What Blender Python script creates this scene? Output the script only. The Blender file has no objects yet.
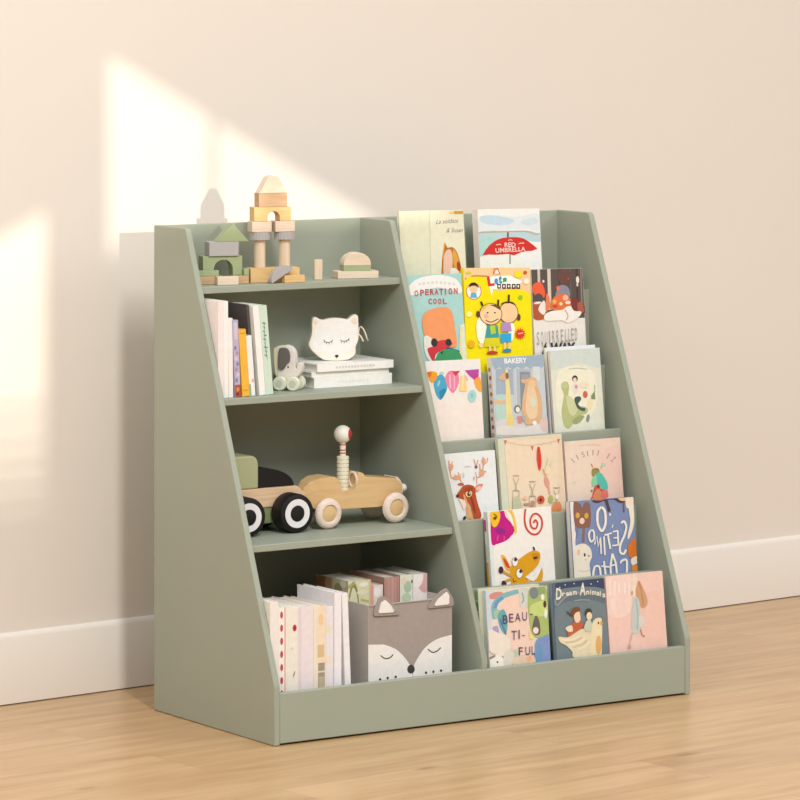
import bpy, bmesh, math, random
from mathutils import Vector, Matrix, Euler
random.seed(7)
C = bpy.context.scene.collection
SC = bpy.context.scene
PI = math.pi

# ------------------------------------------------------------------ camera
cam = bpy.data.cameras.new('camera')
co = bpy.data.objects.new('camera', cam); C.objects.link(co)
co.location = (-3.6627, -5.8906, 1.3389)
co.rotation_euler = (PI/2, 0, -0.5883)
cam.sensor_width = 36.0
cam.lens = 3925.83/800*36.0
cam.shift_y = -0.5142
cam.clip_end = 60
SC.camera = co

# ------------------------------------------------------------------ light
SC.view_settings.view_transform = 'Standard'
SC.view_settings.look = 'None'
SC.view_settings.gamma = 1.0
SC.view_settings.use_curve_mapping = False
SC.view_settings.exposure = 0.15
w = bpy.data.worlds.new('world'); SC.world = w; w.use_nodes = True
wn = w.node_tree.nodes; wl = w.node_tree.links
bg = wn['Background']
# soft room light: brighter from above than from the horizon
tcw = wn.new('ShaderNodeTexCoord'); sx = wn.new('ShaderNodeSeparateXYZ'); rw = wn.new('ShaderNodeMapRange')
wl.new(tcw.outputs['Generated'], sx.inputs[0]); wl.new(sx.outputs['Z'], rw.inputs['Value'])
rw.inputs['From Min'].default_value = -0.05; rw.inputs['From Max'].default_value = 0.9
rw.inputs['To Min'].default_value = 0.10; rw.inputs['To Max'].default_value = 0.84
bg.inputs[0].default_value = (0.975, 0.985, 1.0, 1)
wl.new(rw.outputs[0], bg.inputs[1])
def lamp(name, kind, loc, target, energy, col, **kw):
    l = bpy.data.lights.new(name, kind); l.energy = energy; l.color = col
    for k, v in kw.items(): setattr(l, k, v)
    o = bpy.data.objects.new(name, l); C.objects.link(o); o.location = loc
    d = Vector(target)-Vector(loc)
    o.rotation_euler = d.to_track_quat('-Z', 'Y').to_euler()
    return o
SUN = Vector((0.25, 1.0, -0.12))
lamp('sun', 'SUN', (-2, -8, 3), Vector((-2, -8, 3))+SUN, 1.9, (1.0, 0.93, 0.80), angle=math.radians(0.42))
lamp('key_light', 'AREA', (-1.20, -4.2, 4.4), (0.4, 0.4, 0.5), 156, (1.0, 0.972, 0.935), shape='RECTANGLE', size=0.5, size_y=1.7)  # unseen soft key lamp, standing in for window light
lamp('side_fill_light', 'AREA', (-1.75, -1.5, 2.1), (0.0, 0.2, 0.75), 13, (1.0, 0.95, 0.88), shape='RECTANGLE', size=0.9, size_y=0.7)  # unseen fill added to lift the left panel and the wall beside it
lamp('right_fill_light', 'AREA', (2.9, -3.4, 2.6), (1.1, 0.6, 0.5), 33, (1.0, 0.96, 0.91), shape='RECTANGLE', size=1.8, size_y=1.6)  # unseen fill added to even out the wall and floor at right

# ------------------------------------------------------------------ materials
def lin(c):
    return c/12.92 if c <= 0.04045 else ((c+0.055)/1.055)**2.4
def hexc(h):
    if isinstance(h, tuple): r, g, b = [v/255 for v in h]
    else:
        h = h.lstrip('#'); r, g, b = [int(h[i:i+2], 16)/255 for i in (0, 2, 4)]
    return (lin(r), lin(g), lin(b), 1.0)
MATS = {}
def mat(name, col, rough=0.6, spec=0.3, var=0.0, scale=30, bump=0.0, bscale=200, stretch=(1, 1, 1)):
    """plain painted / plastic / cloth material with a little procedural variation"""
    if name in MATS: return MATS[name]
    m = bpy.data.materials.new(name); m.use_nodes = True
    nt = m.node_tree; b = nt.nodes['Principled BSDF']
    b.inputs['Roughness'].default_value = rough
    b.inputs['Specular IOR Level'].default_value = spec
    c = hexc(col)
    tc = nt.nodes.new('ShaderNodeTexCoord'); mp = nt.nodes.new('ShaderNodeMapping')
    mp.inputs['Scale'].default_value = stretch
    nt.links.new(tc.outputs['Object'], mp.inputs[0])
    n = nt.nodes.new('ShaderNodeTexNoise'); n.inputs['Scale'].default_value = scale; n.inputs['Detail'].default_value = 4
    nt.links.new(mp.outputs[0], n.inputs['Vector'])
    r = nt.nodes.new('ShaderNodeMix'); r.data_type = 'RGBA'
    r.inputs[6].default_value = tuple(max(0, x*(1-var)) for x in c[:3])+(1,)
    r.inputs[7].default_value = tuple(min(1, x*(1+var)) for x in c[:3])+(1,)
    nt.links.new(n.outputs['Fac'], r.inputs[0]); nt.links.new(r.outputs[2], b.inputs['Base Color'])
    if bump:
        n2 = nt.nodes.new('ShaderNodeTexNoise'); n2.inputs['Scale'].default_value = bscale
        nt.links.new(mp.outputs[0], n2.inputs['Vector'])
        bp = nt.nodes.new('ShaderNodeBump'); bp.inputs['Strength'].default_value = bump; bp.inputs['Distance'].default_value = 0.001
        nt.links.new(n2.outputs['Fac'], bp.inputs['Height']); nt.links.new(bp.outputs[0], b.inputs['Normal'])
    MATS[name] = m
    return m
def wood(name, col, col2, axis=0, scale=1.0, rough=0.55):
    if name in MATS: return MATS[name]
    m = bpy.data.materials.new(name); m.use_nodes = True
    nt = m.node_tree; b = nt.nodes['Principled BSDF']
    b.inputs['Roughness'].default_value = rough; b.inputs['Specular IOR Level'].default_value = 0.25
    tc = nt.nodes.new('ShaderNodeTexCoord'); mp = nt.nodes.new('ShaderNodeMapping')
    s = [260*scale]*3; s[axis] = 14*scale
    mp.inputs['Scale'].default_value = s
    nt.links.new(tc.outputs['Object'], mp.inputs[0])
    n = nt.nodes.new('ShaderNodeTexNoise'); n.inputs['Scale'].default_value = 1.0; n.inputs['Detail'].default_value = 5
    nt.links.new(mp.outputs[0], n.inputs['Vector'])
    cr = nt.nodes.new('ShaderNodeValToRGB')
    cr.color_ramp.elements[0].position = 0.3; cr.color_ramp.elements[0].color = hexc(col2)
    cr.color_ramp.elements[1].position = 0.65; cr.color_ramp.elements[1].color = hexc(col)
    nt.links.new(n.outputs['Fac'], cr.inputs[0]); nt.links.new(cr.outputs[0], b.inputs['Base Color'])
    MATS[name] = m
    return m
def print_mat():
    """ink colours stored per face, on slightly glossy paper"""
    if 'printed_paper' in MATS: return MATS['printed_paper']
    m = bpy.data.materials.new('printed_paper'); m.use_nodes = True
    nt = m.node_tree; b = nt.nodes['Principled BSDF']
    b.inputs['Roughness'].default_value = 0.5; b.inputs['Specular IOR Level'].default_value = 0.25
    a = nt.nodes.new('ShaderNodeAttribute'); a.attribute_name = 'ink'
    n = nt.nodes.new('ShaderNodeTexNoise'); n.inputs['Scale'].default_value = 90; n.inputs['Detail'].default_value = 5
    tc = nt.nodes.new('ShaderNodeTexCoord'); nt.links.new(tc.outputs['Object'], n.inputs['Vector'])
    mr = nt.nodes.new('ShaderNodeMapRange'); mr.inputs[3].default_value = 0.9; mr.inputs[4].default_value = 1.08
    nt.links.new(n.outputs['Fac'], mr.inputs[0])
    mx = nt.nodes.new('ShaderNodeMix'); mx.data_type = 'RGBA'; mx.blend_type = 'MULTIPLY'; mx.inputs[0].default_value = 1
    nt.links.new(a.outputs['Color'], mx.inputs[6]); nt.links.new(mr.outputs[0], mx.inputs[7])
    nt.links.new(mx.outputs[2], b.inputs['Base Color'])
    MATS['printed_paper'] = m
    return m

SAGE = mat('sage_paint', (160, 167, 152), rough=0.5, spec=0.3, var=0.02, scale=6, bump=0.05, bscale=300)
WALLM = mat('wall_paint', (235, 227, 218), rough=0.9, spec=0.1, var=0.012, scale=2.5, bump=0.08, bscale=400)
TRIMM = mat('trim_paint', (239, 232, 223), rough=0.6, spec=0.25, var=0.01, scale=3)
def floor_mat():
    m = bpy.data.materials.new('oak_floor'); m.use_nodes = True
    nt = m.node_tree; N = nt.nodes.new; L = nt.links.new
    b = nt.nodes['Principled BSDF']
    b.inputs['Roughness'].default_value = 0.3; b.inputs['Specular IOR Level'].default_value = 0.45
    tc = N('ShaderNodeTexCoord')
    br = N('ShaderNodeTexBrick')
    br.offset = 0.37; br.inputs['Scale'].default_value = 1.0
    br.inputs['Brick Width'].default_value = 1.7; br.inputs['Row Height'].default_value = 0.19
    br.inputs['Mortar Size'].default_value = 0.0011; br.inputs['Mortar Smooth'].default_value = 0.6
    br.inputs['Color1'].default_value = (0, 0, 0, 1); br.inputs['Color2'].default_value = (1, 1, 1, 1); br.inputs['Mortar'].default_value = (0.5, 0.5, 0.5, 1)
    L(tc.outputs['Object'], br.inputs['Vector'])
    # offset the grain of every plank
    ad = N('ShaderNodeVectorMath'); ad.operation = 'MULTIPLY_ADD'
    ad.inputs[1].default_value = (7.0, 3.0, 5.0)
    L(br.outputs['Color'], ad.inputs[0]); L(tc.outputs['Object'], ad.inputs[2])
    mp = N('ShaderNodeMapping'); mp.inputs['Scale'].default_value = (1.7, 15, 1)
    L(ad.outputs[0], mp.inputs[0])
    n = N('ShaderNodeTexNoise'); n.inputs['Scale'].default_value = 1.6; n.inputs['Detail'].default_value = 7; n.inputs['Roughness'].default_value = 0.62; n.inputs['Distortion'].default_value = 0.5
    L(mp.outputs[0], n.inputs['Vector'])
    cr = N('ShaderNodeValToRGB')
    e = cr.color_ramp.elements
    e[0].position = 0.22; e[0].color = hexc((172, 132, 90)); e[1].position = 0.62; e[1].color = hexc((204, 170, 127))
    L(n.outputs['Fac'], cr.inputs[0])
    # knots
    mk = N('ShaderNodeMapping'); mk.inputs['Scale'].default_value = (1.9, 5.2, 1)
    L(ad.outputs[0], mk.inputs[0])
    vo = N('ShaderNodeTexVoronoi'); vo.inputs['Scale'].default_value = 1.25
    L(mk.outputs[0], vo.inputs['Vector'])
    kr = N('ShaderNodeValToRGB'); ke = kr.color_ramp.elements
    ke[0].position = 0.015; ke[0].color = (0.7, 0.7, 0.7, 1); ke[1].position = 0.085; ke[1].color = (0, 0, 0, 1)
    L(vo.outputs['Distance'], kr.inputs[0])
    m1 = N('ShaderNodeMix'); m1.data_type = 'RGBA'
    L(kr.outputs[0], m1.inputs[0]); L(cr.outputs[0], m1.inputs[6]); m1.inputs[7].default_value = hexc((140, 96, 60))
    # plank tone
    m2 = N('ShaderNodeMix'); m2.data_type = 'RGBA'; m2.blend_type = 'MULTIPLY'; m2.inputs[0].default_value = 1
    tr = N('ShaderNodeMapRange'); tr.inputs[3].default_value = 0.95; tr.inputs[4].default_value = 1.04
    L(br.outputs['Color'], tr.inputs[0]); L(m1.outputs[2], m2.inputs[6]); L(tr.outputs[0], m2.inputs[7])
    m3 = N('ShaderNodeMix'); m3.data_type = 'RGBA'
    mf = N('ShaderNodeMath'); mf.operation = 'MULTIPLY'; mf.inputs[1].default_value = 0.35
    L(br.outputs['Fac'], mf.inputs[0]); L(mf.outputs[0], m3.inputs[0])
    L(m2.outputs[2], m3.inputs[6]); m3.inputs[7].default_value = hexc((150, 108, 70))
    L(m3.outputs[2], b.inputs['Base Color'])
    bp = N('ShaderNodeBump'); bp.inputs['Strength'].default_value = 0.06; bp.inputs['Distance'].default_value = 0.002
    L(n.outputs['Fac'], bp.inputs['Height']); L(bp.outputs[0], b.inputs['Normal'])
    return m
FLOORM = floor_mat()

# ------------------------------------------------------------------ mesh helpers
def box(bm, x0, y0, z0, x1, y1, z1, M=None):
    vs = [bm.verts.new((x, y, z)) for x in (x0, x1) for y in (y0, y1) for z in (z0, z1)]
    if M is not None:
        for v in vs: v.co = M @ v.co
    return [bm.faces.new([vs[i] for i in f]) for f in ((0, 1, 3, 2), (4, 6, 7, 5), (0, 4, 5, 1), (2, 3, 7, 6), (0, 2, 6, 4), (1, 5, 7, 3))]
def prism(bm, pts, a0, a1, axis='y', M=None):
    """extrude a closed 2-D outline: axis y -> pts are (x, z); axis x -> (y, z); axis z -> (x, y)"""
    def P(p, a):
        if axis == 'y': v = Vector((p[0], a, p[1]))
        elif axis == 'x': v = Vector((a, p[0], p[1]))
        else: v = Vector((p[0], p[1], a))
        return M @ v if M is not None else v
    A = [bm.verts.new(P(p, a0)) for p in pts]; B = [bm.verts.new(P(p, a1)) for p in pts]
    fs = [bm.faces.new(A), bm.faces.new(B[::-1])]
    n = len(pts)
    for i in range(n):
        fs.append(bm.faces.new([A[i], B[i], B[(i+1) % n], A[(i+1) % n]]))
    return fs
def lathe(bm, prof, seg=32, M=None, smooth=True):
    """prof: list of (radius, height) around local z"""
    rings = []
    for r, h in prof:
        if r < 1e-7:
            v = bm.verts.new((0, 0, h)); rings.append([v])
        else:
            rings.append([bm.verts.new((r*math.cos(2*PI*k/seg), r*math.sin(2*PI*k/seg), h)) for k in range(seg)])
    if M is not None:
        for R in rings:
            for v in R: v.co = M @ v.co
    fs = []
    for a, b in zip(rings, rings[1:]):
        for k in range(seg):
            k2 = (k+1) % seg
            if len(a) == 1 and len(b) == 1: continue
            if len(a) == 1: f = [a[0], b[k], b[k2]]
            elif len(b) == 1: f = [a[k], b[0], a[k2]]
            else: f = [a[k], b[k], b[k2], a[k2]]
            try: fs.append(bm.faces.new(f))
            except ValueError: pass
    if len(rings[0]) > 1: fs.append(bm.faces.new(rings[0][::-1]))
    if len(rings[-1]) > 1: fs.append(bm.faces.new(rings[-1]))
    if smooth:
        for f in fs: f.smooth = True
    return fs
def tube(bm, pts, r, seg=8):
    pts = [Vector(p) for p in pts]; rings = []
    for i, p in enumerate(pts):
        d = (pts[min(i+1, len(pts)-1)]-pts[max(i-1, 0)]).normalized()
        u = d.cross(Vector((0.31, 0.17, 1))).normalized(); v = d.cross(u)
        rings.append([bm.verts.new(p+r*(math.cos(2*PI*k/seg)*u+math.sin(2*PI*k/seg)*v)) for k in range(seg)])
    for a, b in zip(rings, rings[1:]):
        for k in range(seg):
            f = bm.faces.new([a[k], b[k], b[(k+1) % seg], a[(k+1) % seg]]); f.smooth = True
    bm.faces.new(rings[0][::-1]); bm.faces.new(rings[-1])
def obj(name, bm, m, parent=None, bevel=0.0, segs=2, sharp=True):
    bmesh.ops.recalc_face_normals(bm, faces=bm.faces[:])
    me = bpy.data.meshes.new(name); bm.to_mesh(me); bm.free()
    if isinstance(m, (list, tuple)):
        for x in m: me.materials.append(x)
    else: me.materials.append(m)
    o = bpy.data.objects.new(name, me); C.objects.link(o)
    if parent is not None: o.parent = parent
    if bevel:
        md = o.modifiers.new('bevel', 'BEVEL'); md.width = bevel; md.segments = segs; md.limit_method = 'ANGLE'; md.angle_limit = math.radians(40)
        md.harden_normals = False
    if sharp:
        try: me.set_sharp_from_angle(angle=math.radians(40))
        except Exception: pass
    return o
def thing(name, label, cat, loc=(0, 0, 0), rot=(0, 0, 0), group=None):
    o = bpy.data.objects.new(name, None); C.objects.link(o)
    o.empty_display_size = 0.05
    o.location = loc; o.rotation_euler = rot
    o['label'] = label; o['category'] = cat
    if group: o['group'] = group
    return o
def tag(o, label, cat, group=None):
    o['label'] = label; o['category'] = cat
    if group: o['group'] = group
    return o
def struct(name, bm, m, bevel=0.0):
    o = obj(name, bm, m, None, bevel); o['kind'] = 'structure'; return o

# ------------------------------------------------------------------ the room
WA = math.radians(5.518)                       # the wall runs at a slight angle to the shelf
WO = Vector((0.35, 0.6833, 0))                 # a point on its foot
RW = Matrix.Translation(WO) @ Matrix.Rotation(WA, 4, 'Z')
bm = bmesh.new(); box(bm, -6.5, -7.6, -0.05, 4.2, 0.1, 0.0); o = struct('floor', bm, FLOORM); o.matrix_world = RW
bm = bmesh.new(); box(bm, -6.5, 0.0, 0.0, 4.2, 0.1, 2.7); o = struct('wall_back', bm, WALLM); o.matrix_world = RW
bm = bmesh.new(); prism(bm, [(0, 0.002), (0, 0.131), (-0.004, 0.134), (-0.009, 0.131), (-0.013, 0.124), (-0.013, 0.002)], -6.5, 4.2, 'x'); o = struct('baseboard_back', bm, TRIMM); o.matrix_world = RW
# unseen wall added as a gobo, its holes shaped to throw the sun patches
GY = -6.75
def through(x, z):
    """a point of the sunlit patch on the back wall, carried along the sun ray to the gobo plane"""
    y = WO.y + math.tan(WA)*(x-WO.x)
    k = (GY-y)/SUN.y
    return (x+SUN.x*k, z+SUN.z*k)
def inset_wall(holes, x0, x1, z0, z1):
    """a flat wall with polygonal holes, built by triangle fill"""
    bm = bmesh.new()
    def loop(pts):
        vs = [bm.verts.new((x, GY, z)) for x, z in pts]
        return [bm.edges.new((vs[i], vs[(i+1) % len(vs)])) for i in range(len(vs))]
    es = loop([(x0, z0), (x1, z0), (x1, z1), (x0, z1)])
    for h in holes: es += loop(h)
    r = bmesh.ops.triangle_fill(bm, use_beauty=True, use_dissolve=False, edges=es)
    fs = [g for g in r['geom'] if isinstance(g, bmesh.types.BMFace)]
    ex = bmesh.ops.extrude_face_region(bm, geom=fs)
    vs = [g for g in ex['geom'] if isinstance(g, bmesh.types.BMVert)]
    bmesh.ops.translate(bm, verts=vs, vec=(0, -0.06, 0))
    return bm
sun_holes = [
    [through(*p) for p in ((0.02, 0.80), (0.066, 0.862), (0.268, 0.862), (0.268, 1.085), (0.02, 1.215))],
    [through(*p) for p in ((0.276, 0.862), (0.70, 0.862), (0.276, 1.08))],
    [through(*p) for p in ((-0.62, 0.56), (-0.112, 0.56), (-0.112, 0.930), (-0.62, 0.70))],
]
for q, (z0, z1) in enumerate(((0.517, 0.552), (0.478, 0.507), (0.440, 0.463), (0.402, 0.420), (0.362, 0.374), (0.322, 0.329))):   # slots thinning downward, added to fade out the left sun patch
    sun_holes.append([through(*p) for p in ((-0.62, z0), (-0.112, z0), (-0.112, z1), (-0.62, z1))])
bm = inset_wall(sun_holes, -6.3, 3.6, 0.0, 2.7)
struct('sun_gobo_wall', bm, WALLM)

# ------------------------------------------------------------------ the bookshelf
W_, D_, H_ = 0.9290, 0.423, 0.900
T_ = 0.012; FB = 0.015; MID = 0.4615; DT = 0.115; HK = 0.1066; SL = (D_-DT)/(H_-HK); HP = 0.0925
B0 = 0.0006
shelf = thing('bookshelf', 'sage green wooden kids bookshelf with open shelves left and tiered book display right', 'bookshelf')
def rounded(pts, radii, n=5):
    out = []
    N = len(pts)
    for i, (p, r) in enumerate(zip(pts, radii)):
        p = Vector(p)
        if r <= 0: out.append(tuple(p)); continue
        a = (Vector(pts[i-1])-p).normalized(); b = (Vector(pts[(i+1) % N])-p).normalized()
        ang = a.angle(b); d = r/math.tan(ang/2)
        p0 = p+a*d; p1 = p+b*d
        for k in range(n+1):
            t = k/n
            out.append(tuple(p0*(1-t)**2+p*2*t*(1-t)+p1*t*t))
    return out
side = rounded([(0, B0), (0, HK), (D_-DT, H_), (D_, H_), (D_, B0)], [0, 0.02, 0.011, 0, 0])
for nm, x in (('side_panel', 0), ('divider_panel', MID-T_), ('side_panel', W_-T_)):
    bm = bmesh.new()
    if nm == 'divider_panel':
        prof = rounded([(FB, 0.03), (FB, HP), (D_-DT, H_), (D_-T_, H_), (D_-T_, 0.03)], [0, 0, 0.011, 0, 0])
        prof = [(FB, 0.03), (FB, HP-0.002), (0.004, HP-0.001), (SL*0.004, HK+0.002)]+prof[2:]
    else: prof = side
    prism(bm, prof, x, x+T_, 'x'); obj(nm, bm, SAGE, shelf, 0.0016)
bm = bmesh.new(); box(bm, T_, D_-T_, B0, W_-T_, D_, H_-0.0005); obj('back_panel', bm, SAGE, shelf, 0.001)
bm = bmesh.new(); box(bm, T_, 0.0008, 0.0035, W_-T_, FB, HP); obj('front_board', bm, SAGE, shelf, 0.0015)
bm = bmesh.new(); box(bm, T_, FB, 0.018, W_-T_, D_-T_, 0.03); obj('bottom_board', bm, SAGE, shelf)
SHZ = (0.7935, 0.596, 0.342)
for z in SHZ:
    bm = bmesh.new(); box(bm, T_, SL*(z-HK)+0.006, z-0.0125, MID-T_, D_-T_, z); obj('shelf', bm, SAGE, shelf, 0.0012)
LZ = [HP]+[0.2235+0.1315*k for k in range(5)]
LY = [0.0]+[SL*(z-HK)+0.055 for z in LZ[1:]]
LT = 0.011
DIP = [0, 0, 0.0115, 0, 0.012, 0]               # the lower lips
for k in range(1, 6):
    z0 = 0.03 if k == 1 else LZ[k-1]-0.046
    bm = bmesh.new(); box(bm, MID, LY[k], z0, W_-T_, LY[k]+LT, LZ[k]-DIP[k]); obj('display_board', bm, SAGE, shelf, 0.0012)
    y1 = LY[k+1] if k < 5 else D_-T_
    bm = bmesh.new(); box(bm, MID, LY[k]+LT, LZ[k]-0.057, W_-T_, y1, LZ[k]-0.046); obj('display_ledge', bm, SAGE, shelf)
# ------------------------------------------------------------------ printed covers
PRINT = print_mat()
_glyph = {}
def glyphs(s, shear=0.0, bold=0.0):
    """flat triangles of a line of lettering, normalised to cap height 1, left edge 0"""
    key = (s, shear, bold)
    if key in _glyph: return _glyph[key]
    cu = bpy.data.curves.new('lettering', 'FONT'); cu.body = s; cu.size = 1; cu.shear = shear; cu.offset = bold
    cu.resolution_u = 3
    o = bpy.data.objects.new('lettering', cu); C.objects.link(o)
    bpy.context.view_layer.update()
    dg = bpy.context.evaluated_depsgraph_get()
    me = bpy.data.meshes.new_from_object(o.evaluated_get(dg))
    vs = [(v.co.x, v.co.y) for v in me.vertices]
    fs = [[vs[i] for i in p.vertices] for p in me.polygons]
    bpy.data.objects.remove(o); bpy.data.curves.remove(cu); bpy.data.meshes.remove(me)
    if vs:
        x0 = min(v[0] for v in vs); x1 = max(v[0] for v in vs)
        fs = [[((x-x0), y) for x, y in f] for f in fs]
        wd = x1-x0
    else: wd = 0.3
    _glyph[key] = (fs, wd)
    return _glyph[key]
def clip(poly, x0, x1, y0, y1):
    def cut(P, ins, itx):
        out = []
        for i, q in enumerate(P):
            p = P[i-1]
            if ins(q):
                if not ins(p): out.append(itx(p, q))
                out.append(q)
            elif ins(p): out.append(itx(p, q))
        return out
    def ix(X): return lambda p, q: (X, p[1]+(q[1]-p[1])*(X-p[0])/(q[0]-p[0]))
    def iy(Y): return lambda p, q: (p[0]+(q[0]-p[0])*(Y-p[1])/(q[1]-p[1]), Y)
    for ins, f in ((lambda p: p[0] >= x0, ix(x0)), (lambda p: p[0] <= x1, ix(x1)), (lambda p: p[1] >= y0, iy(y0)), (lambda p: p[1] <= y1, iy(y1))):
        if len(poly) < 3: return []
        poly = cut(poly, ins, f)
    return poly
def smooth(pts, closed=True, n=5):
    out = []; N = len(pts)
    rng = range(N) if closed else range(N-1)
    for i in rng:
        if closed: p0, p1, p2, p3 = pts[i-1], pts[i], pts[(i+1) % N], pts[(i+2) % N]
        else: p0, p1, p2, p3 = pts[max(i-1, 0)], pts[i], pts[i+1], pts[min(i+2, N-1)]
        for k in range(n):
            t = k/n
            out.append(tuple(0.5*((2*b)+(-a+c)*t+(2*a-5*b+4*c-d)*t*t+(-a+3*b-3*c+d)*t**3) for a, b, c, d in zip(p0, p1, p2, p3)))
    if not closed: out.append(pts[-1])
    return out
class Art:
    """ink shapes drawn in sketch units; a, b, c are the sketch positions of the cover's top-left, top-right and a point on its right edge dv below the top"""
    def __init__(s, a=(0, 0), b=(1, 0), c=(1, 1), w=1, h=1, dv=1):
        s.w, s.h = w, h; s.items = []
        ax, ay = a; e1 = (b[0]-ax, b[1]-ay); e2 = (c[0]-b[0], c[1]-b[1])
        det = e1[0]*e2[1]-e1[1]*e2[0]
        s.f = lambda p: (w*((p[0]-ax)*e2[1]-(p[1]-ay)*e2[0])/det, h-dv*(e1[0]*(p[1]-ay)-e1[1]*(p[0]-ax))/det)
    def P(s, pts, c):
        q = clip([s.f(p) for p in pts], 0.0004, s.w-0.0004, 0.0004, s.h-0.0004)
        if len(q) >= 3: s.items.append((hexc(c), [q]))
    def S(s, pts, c): s.P(smooth(pts), c)
    def R(s, x0, y0, x1, y1, c): s.P([(x0, y0), (x1, y0), (x1, y1), (x0, y1)], c)
    def E(s, cx, cy, rx, ry, c, rot=0, n=22):
        r = math.radians(rot)
        s.P([(cx+rx*math.cos(t)*math.cos(r)-ry*math.sin(t)*math.sin(r), cy+rx*math.cos(t)*math.sin(r)+ry*math.sin(t)*math.cos(r)) for t in [2*PI*k/n for k in range(n)]], c)
    def L(s, pts, wd, c, sm=True):
        if sm and len(pts) > 2: pts = smooth(pts, False)
        L, R = [], []
        for i, p in enumerate(pts):
            a = pts[max(i-1, 0)]; b = pts[min(i+1, len(pts)-1)]
            dx, dy = b[0]-a[0], b[1]-a[1]; l = math.hypot(dx, dy) or 1
            ww = wd if not callable(wd) else wd(i/(len(pts)-1))
            L.append((p[0]-dy/l*ww/2, p[1]+dx/l*ww/2)); R.append((p[0]+dy/l*ww/2, p[1]-dx/l*ww/2))
        qs = []
        for i in range(len(pts)-1):
            q = clip([s.f(p) for p in (L[i], L[i+1], R[i+1], R[i])], 0.0004, s.w-0.0004, 0.0004, s.h-0.0004)
            if len(q) >= 3: qs.append(q)
        if qs: s.items.append((hexc(c), qs))
    def T(s, txt, x, y, h, c, wid=None, rot=0, mirror=False, shear=0, bold=0.0):
        """lettering with its left end and baseline at x, y; cap height h, total width wid"""
        fs, wd = glyphs(txt, shear, bold)
        k = h/0.73; kx = wid/wd if wid else k
        r = math.radians(rot); qs = []
        for f in fs:
            q = []
            for px, py in f:
                X = px*kx; Y = -py*k
                if mirror: X = wd*kx-X
                q.append(s.f((x+X*math.cos(r)-Y*math.sin(r), y+X*math.sin(r)+Y*math.cos(r))))
            q = clip(q, 0.0004, s.w-0.0004, 0.0004, s.h-0.0004)
            if len(q) >= 3: qs.append(q)
        if qs: s.items.append((hexc(c), qs))
    def arc(s, txt, cx, cy, r, a0, a1, h, c, lw=None, bold=0.0):
        """letters spread along an arc, angles in degrees from straight up"""
        n = len(txt)
        for i, ch in enumerate(txt):
            if ch == ' ': continue
            a = a0+(a1-a0)*(i/(n-1) if n > 1 else 0.5)
            t = math.radians(a); wd = lw or h*0.6
            x = cx+r*math.sin(t)-wd/2*math.cos(t); y = cy-r*math.cos(t)-wd/2*math.sin(t)
            s.T(ch, x, y, h, c, wid=wd*(0.35 if ch in 'Il' else 1), rot=a, bold=bold)
LAY = 0.00006
def paint(bm, fs, col):
    l = bm.loops.layers.float_color.get('ink') or bm.loops.layers.float_color.new('ink')
    c = hexc(col) if not (isinstance(col, tuple) and len(col) == 4) else col
    for f in fs:
        for lp in f.loops: lp[l] = c
def ink(bm, art, place, out=-1):
    """lay the art's shapes on a face: place(u, v, lift) gives the 3-D point"""
    for i, (c, qs) in enumerate(art.items):
        for q in qs:
            try: f = bm.faces.new([bm.verts.new(place(u, v, LAY*(i+1))) for u, v in q])
            except ValueError: continue
            paint(bm, [f], c)
def inkobj(name, bm, parent):
    # ink shapes are open faces, so leave their winding alone
    me = bpy.data.meshes.new(name); bm.to_mesh(me); bm.free(); me.materials.append(PRINT)
    o = bpy.data.objects.new(name, me); C.objects.link(o)
    if parent is not None: o.parent = parent
    return o
def newbm():
    bm = bmesh.new(); bm.loops.layers.float_color.new('ink'); return bm

def face_book(label, tier, x, vt, w, th, roll=0.0, y_off=0.0062, cover='#f0ece4', spine=None, back=None, art=None, pages='#efe6d8', soft=False, stripe=None, group='picture books on the tiered display', tilt=0.11, h=None):
    """a book standing face-out on a display tier: x, vt place its top-left corner along and above the lip"""
    a = math.atan(tilt); r = math.radians(roll)
    zl = LZ[tier]; fy = LY[tier]+(FB+0.0014 if tier == 0 else LT)+y_off
    fl = 0.03 if tier == 0 else zl-0.046
    # plane coordinates of the corners, book height from the ledge
    low = (fl-zl)/math.cos(a)+th*math.sin(a)/math.cos(a)+0.0006
    if h is None:
        h = (vt-low)/math.cos(r)-(w*math.sin(max(r, 0)))-0.0002
        if r < 0: h = (vt-low)/math.cos(r)
    M = Matrix.Rotation(-a, 4, 'X') @ Matrix.Rotation(r, 4, 'Y')
    tl = M @ Vector((0, 0, h))
    org = Vector((x+0.0029, fy+vt*math.sin(a), zl+vt*math.cos(a)))-tl
    t = thing('picture_book', label, 'book', org, M.to_euler(), group)
    cb = 0.0022 if not soft else 0.0007
    bm = newbm()
    paint(bm, box(bm, 0, 0, 0, w, cb, h), cover)
    paint(bm, box(bm, 0, th-cb, 0, w, th, h), back or cover)
    paint(bm, box(bm, 0, cb, 0, cb, th-cb, h), spine or cover)
    if art is not None: ink(bm, art, lambda u, v, l: (u, -l, v))
    if stripe is not None: ink(bm, stripe(th, h), lambda u, v, l: (-l, th-u, v))
    inkobj('cover', bm, t)
    bm = newbm(); i = 0.0025 if not soft else 0.0003
    paint(bm, box(bm, cb, cb, i, w-i, th-cb, h-i), pages)
    inkobj('pages', bm, t)
    return t, h
def book_h(tier, vt, w, th, roll, tilt=0.11):
    a = math.atan(tilt); r = math.radians(roll); zl = LZ[tier]
    fl = 0.03 if tier == 0 else zl-0.046
    low = (fl-zl)/math.cos(a)+th*math.sin(a)/math.cos(a)+0.0006
    return (vt-low)/math.cos(r)-(w*math.sin(r) if r > 0 else 0)-(0.0002 if r > 0 else 0)
def display(label, tier, x, vt, w, th, roll, quad, dv, draw, **kw):
    h = book_h(tier, vt, w, th, roll)
    A = Art(*quad, w, h, dv); draw(A)
    return face_book(label, tier, x, vt, w, th, roll, art=A, **kw)

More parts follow.
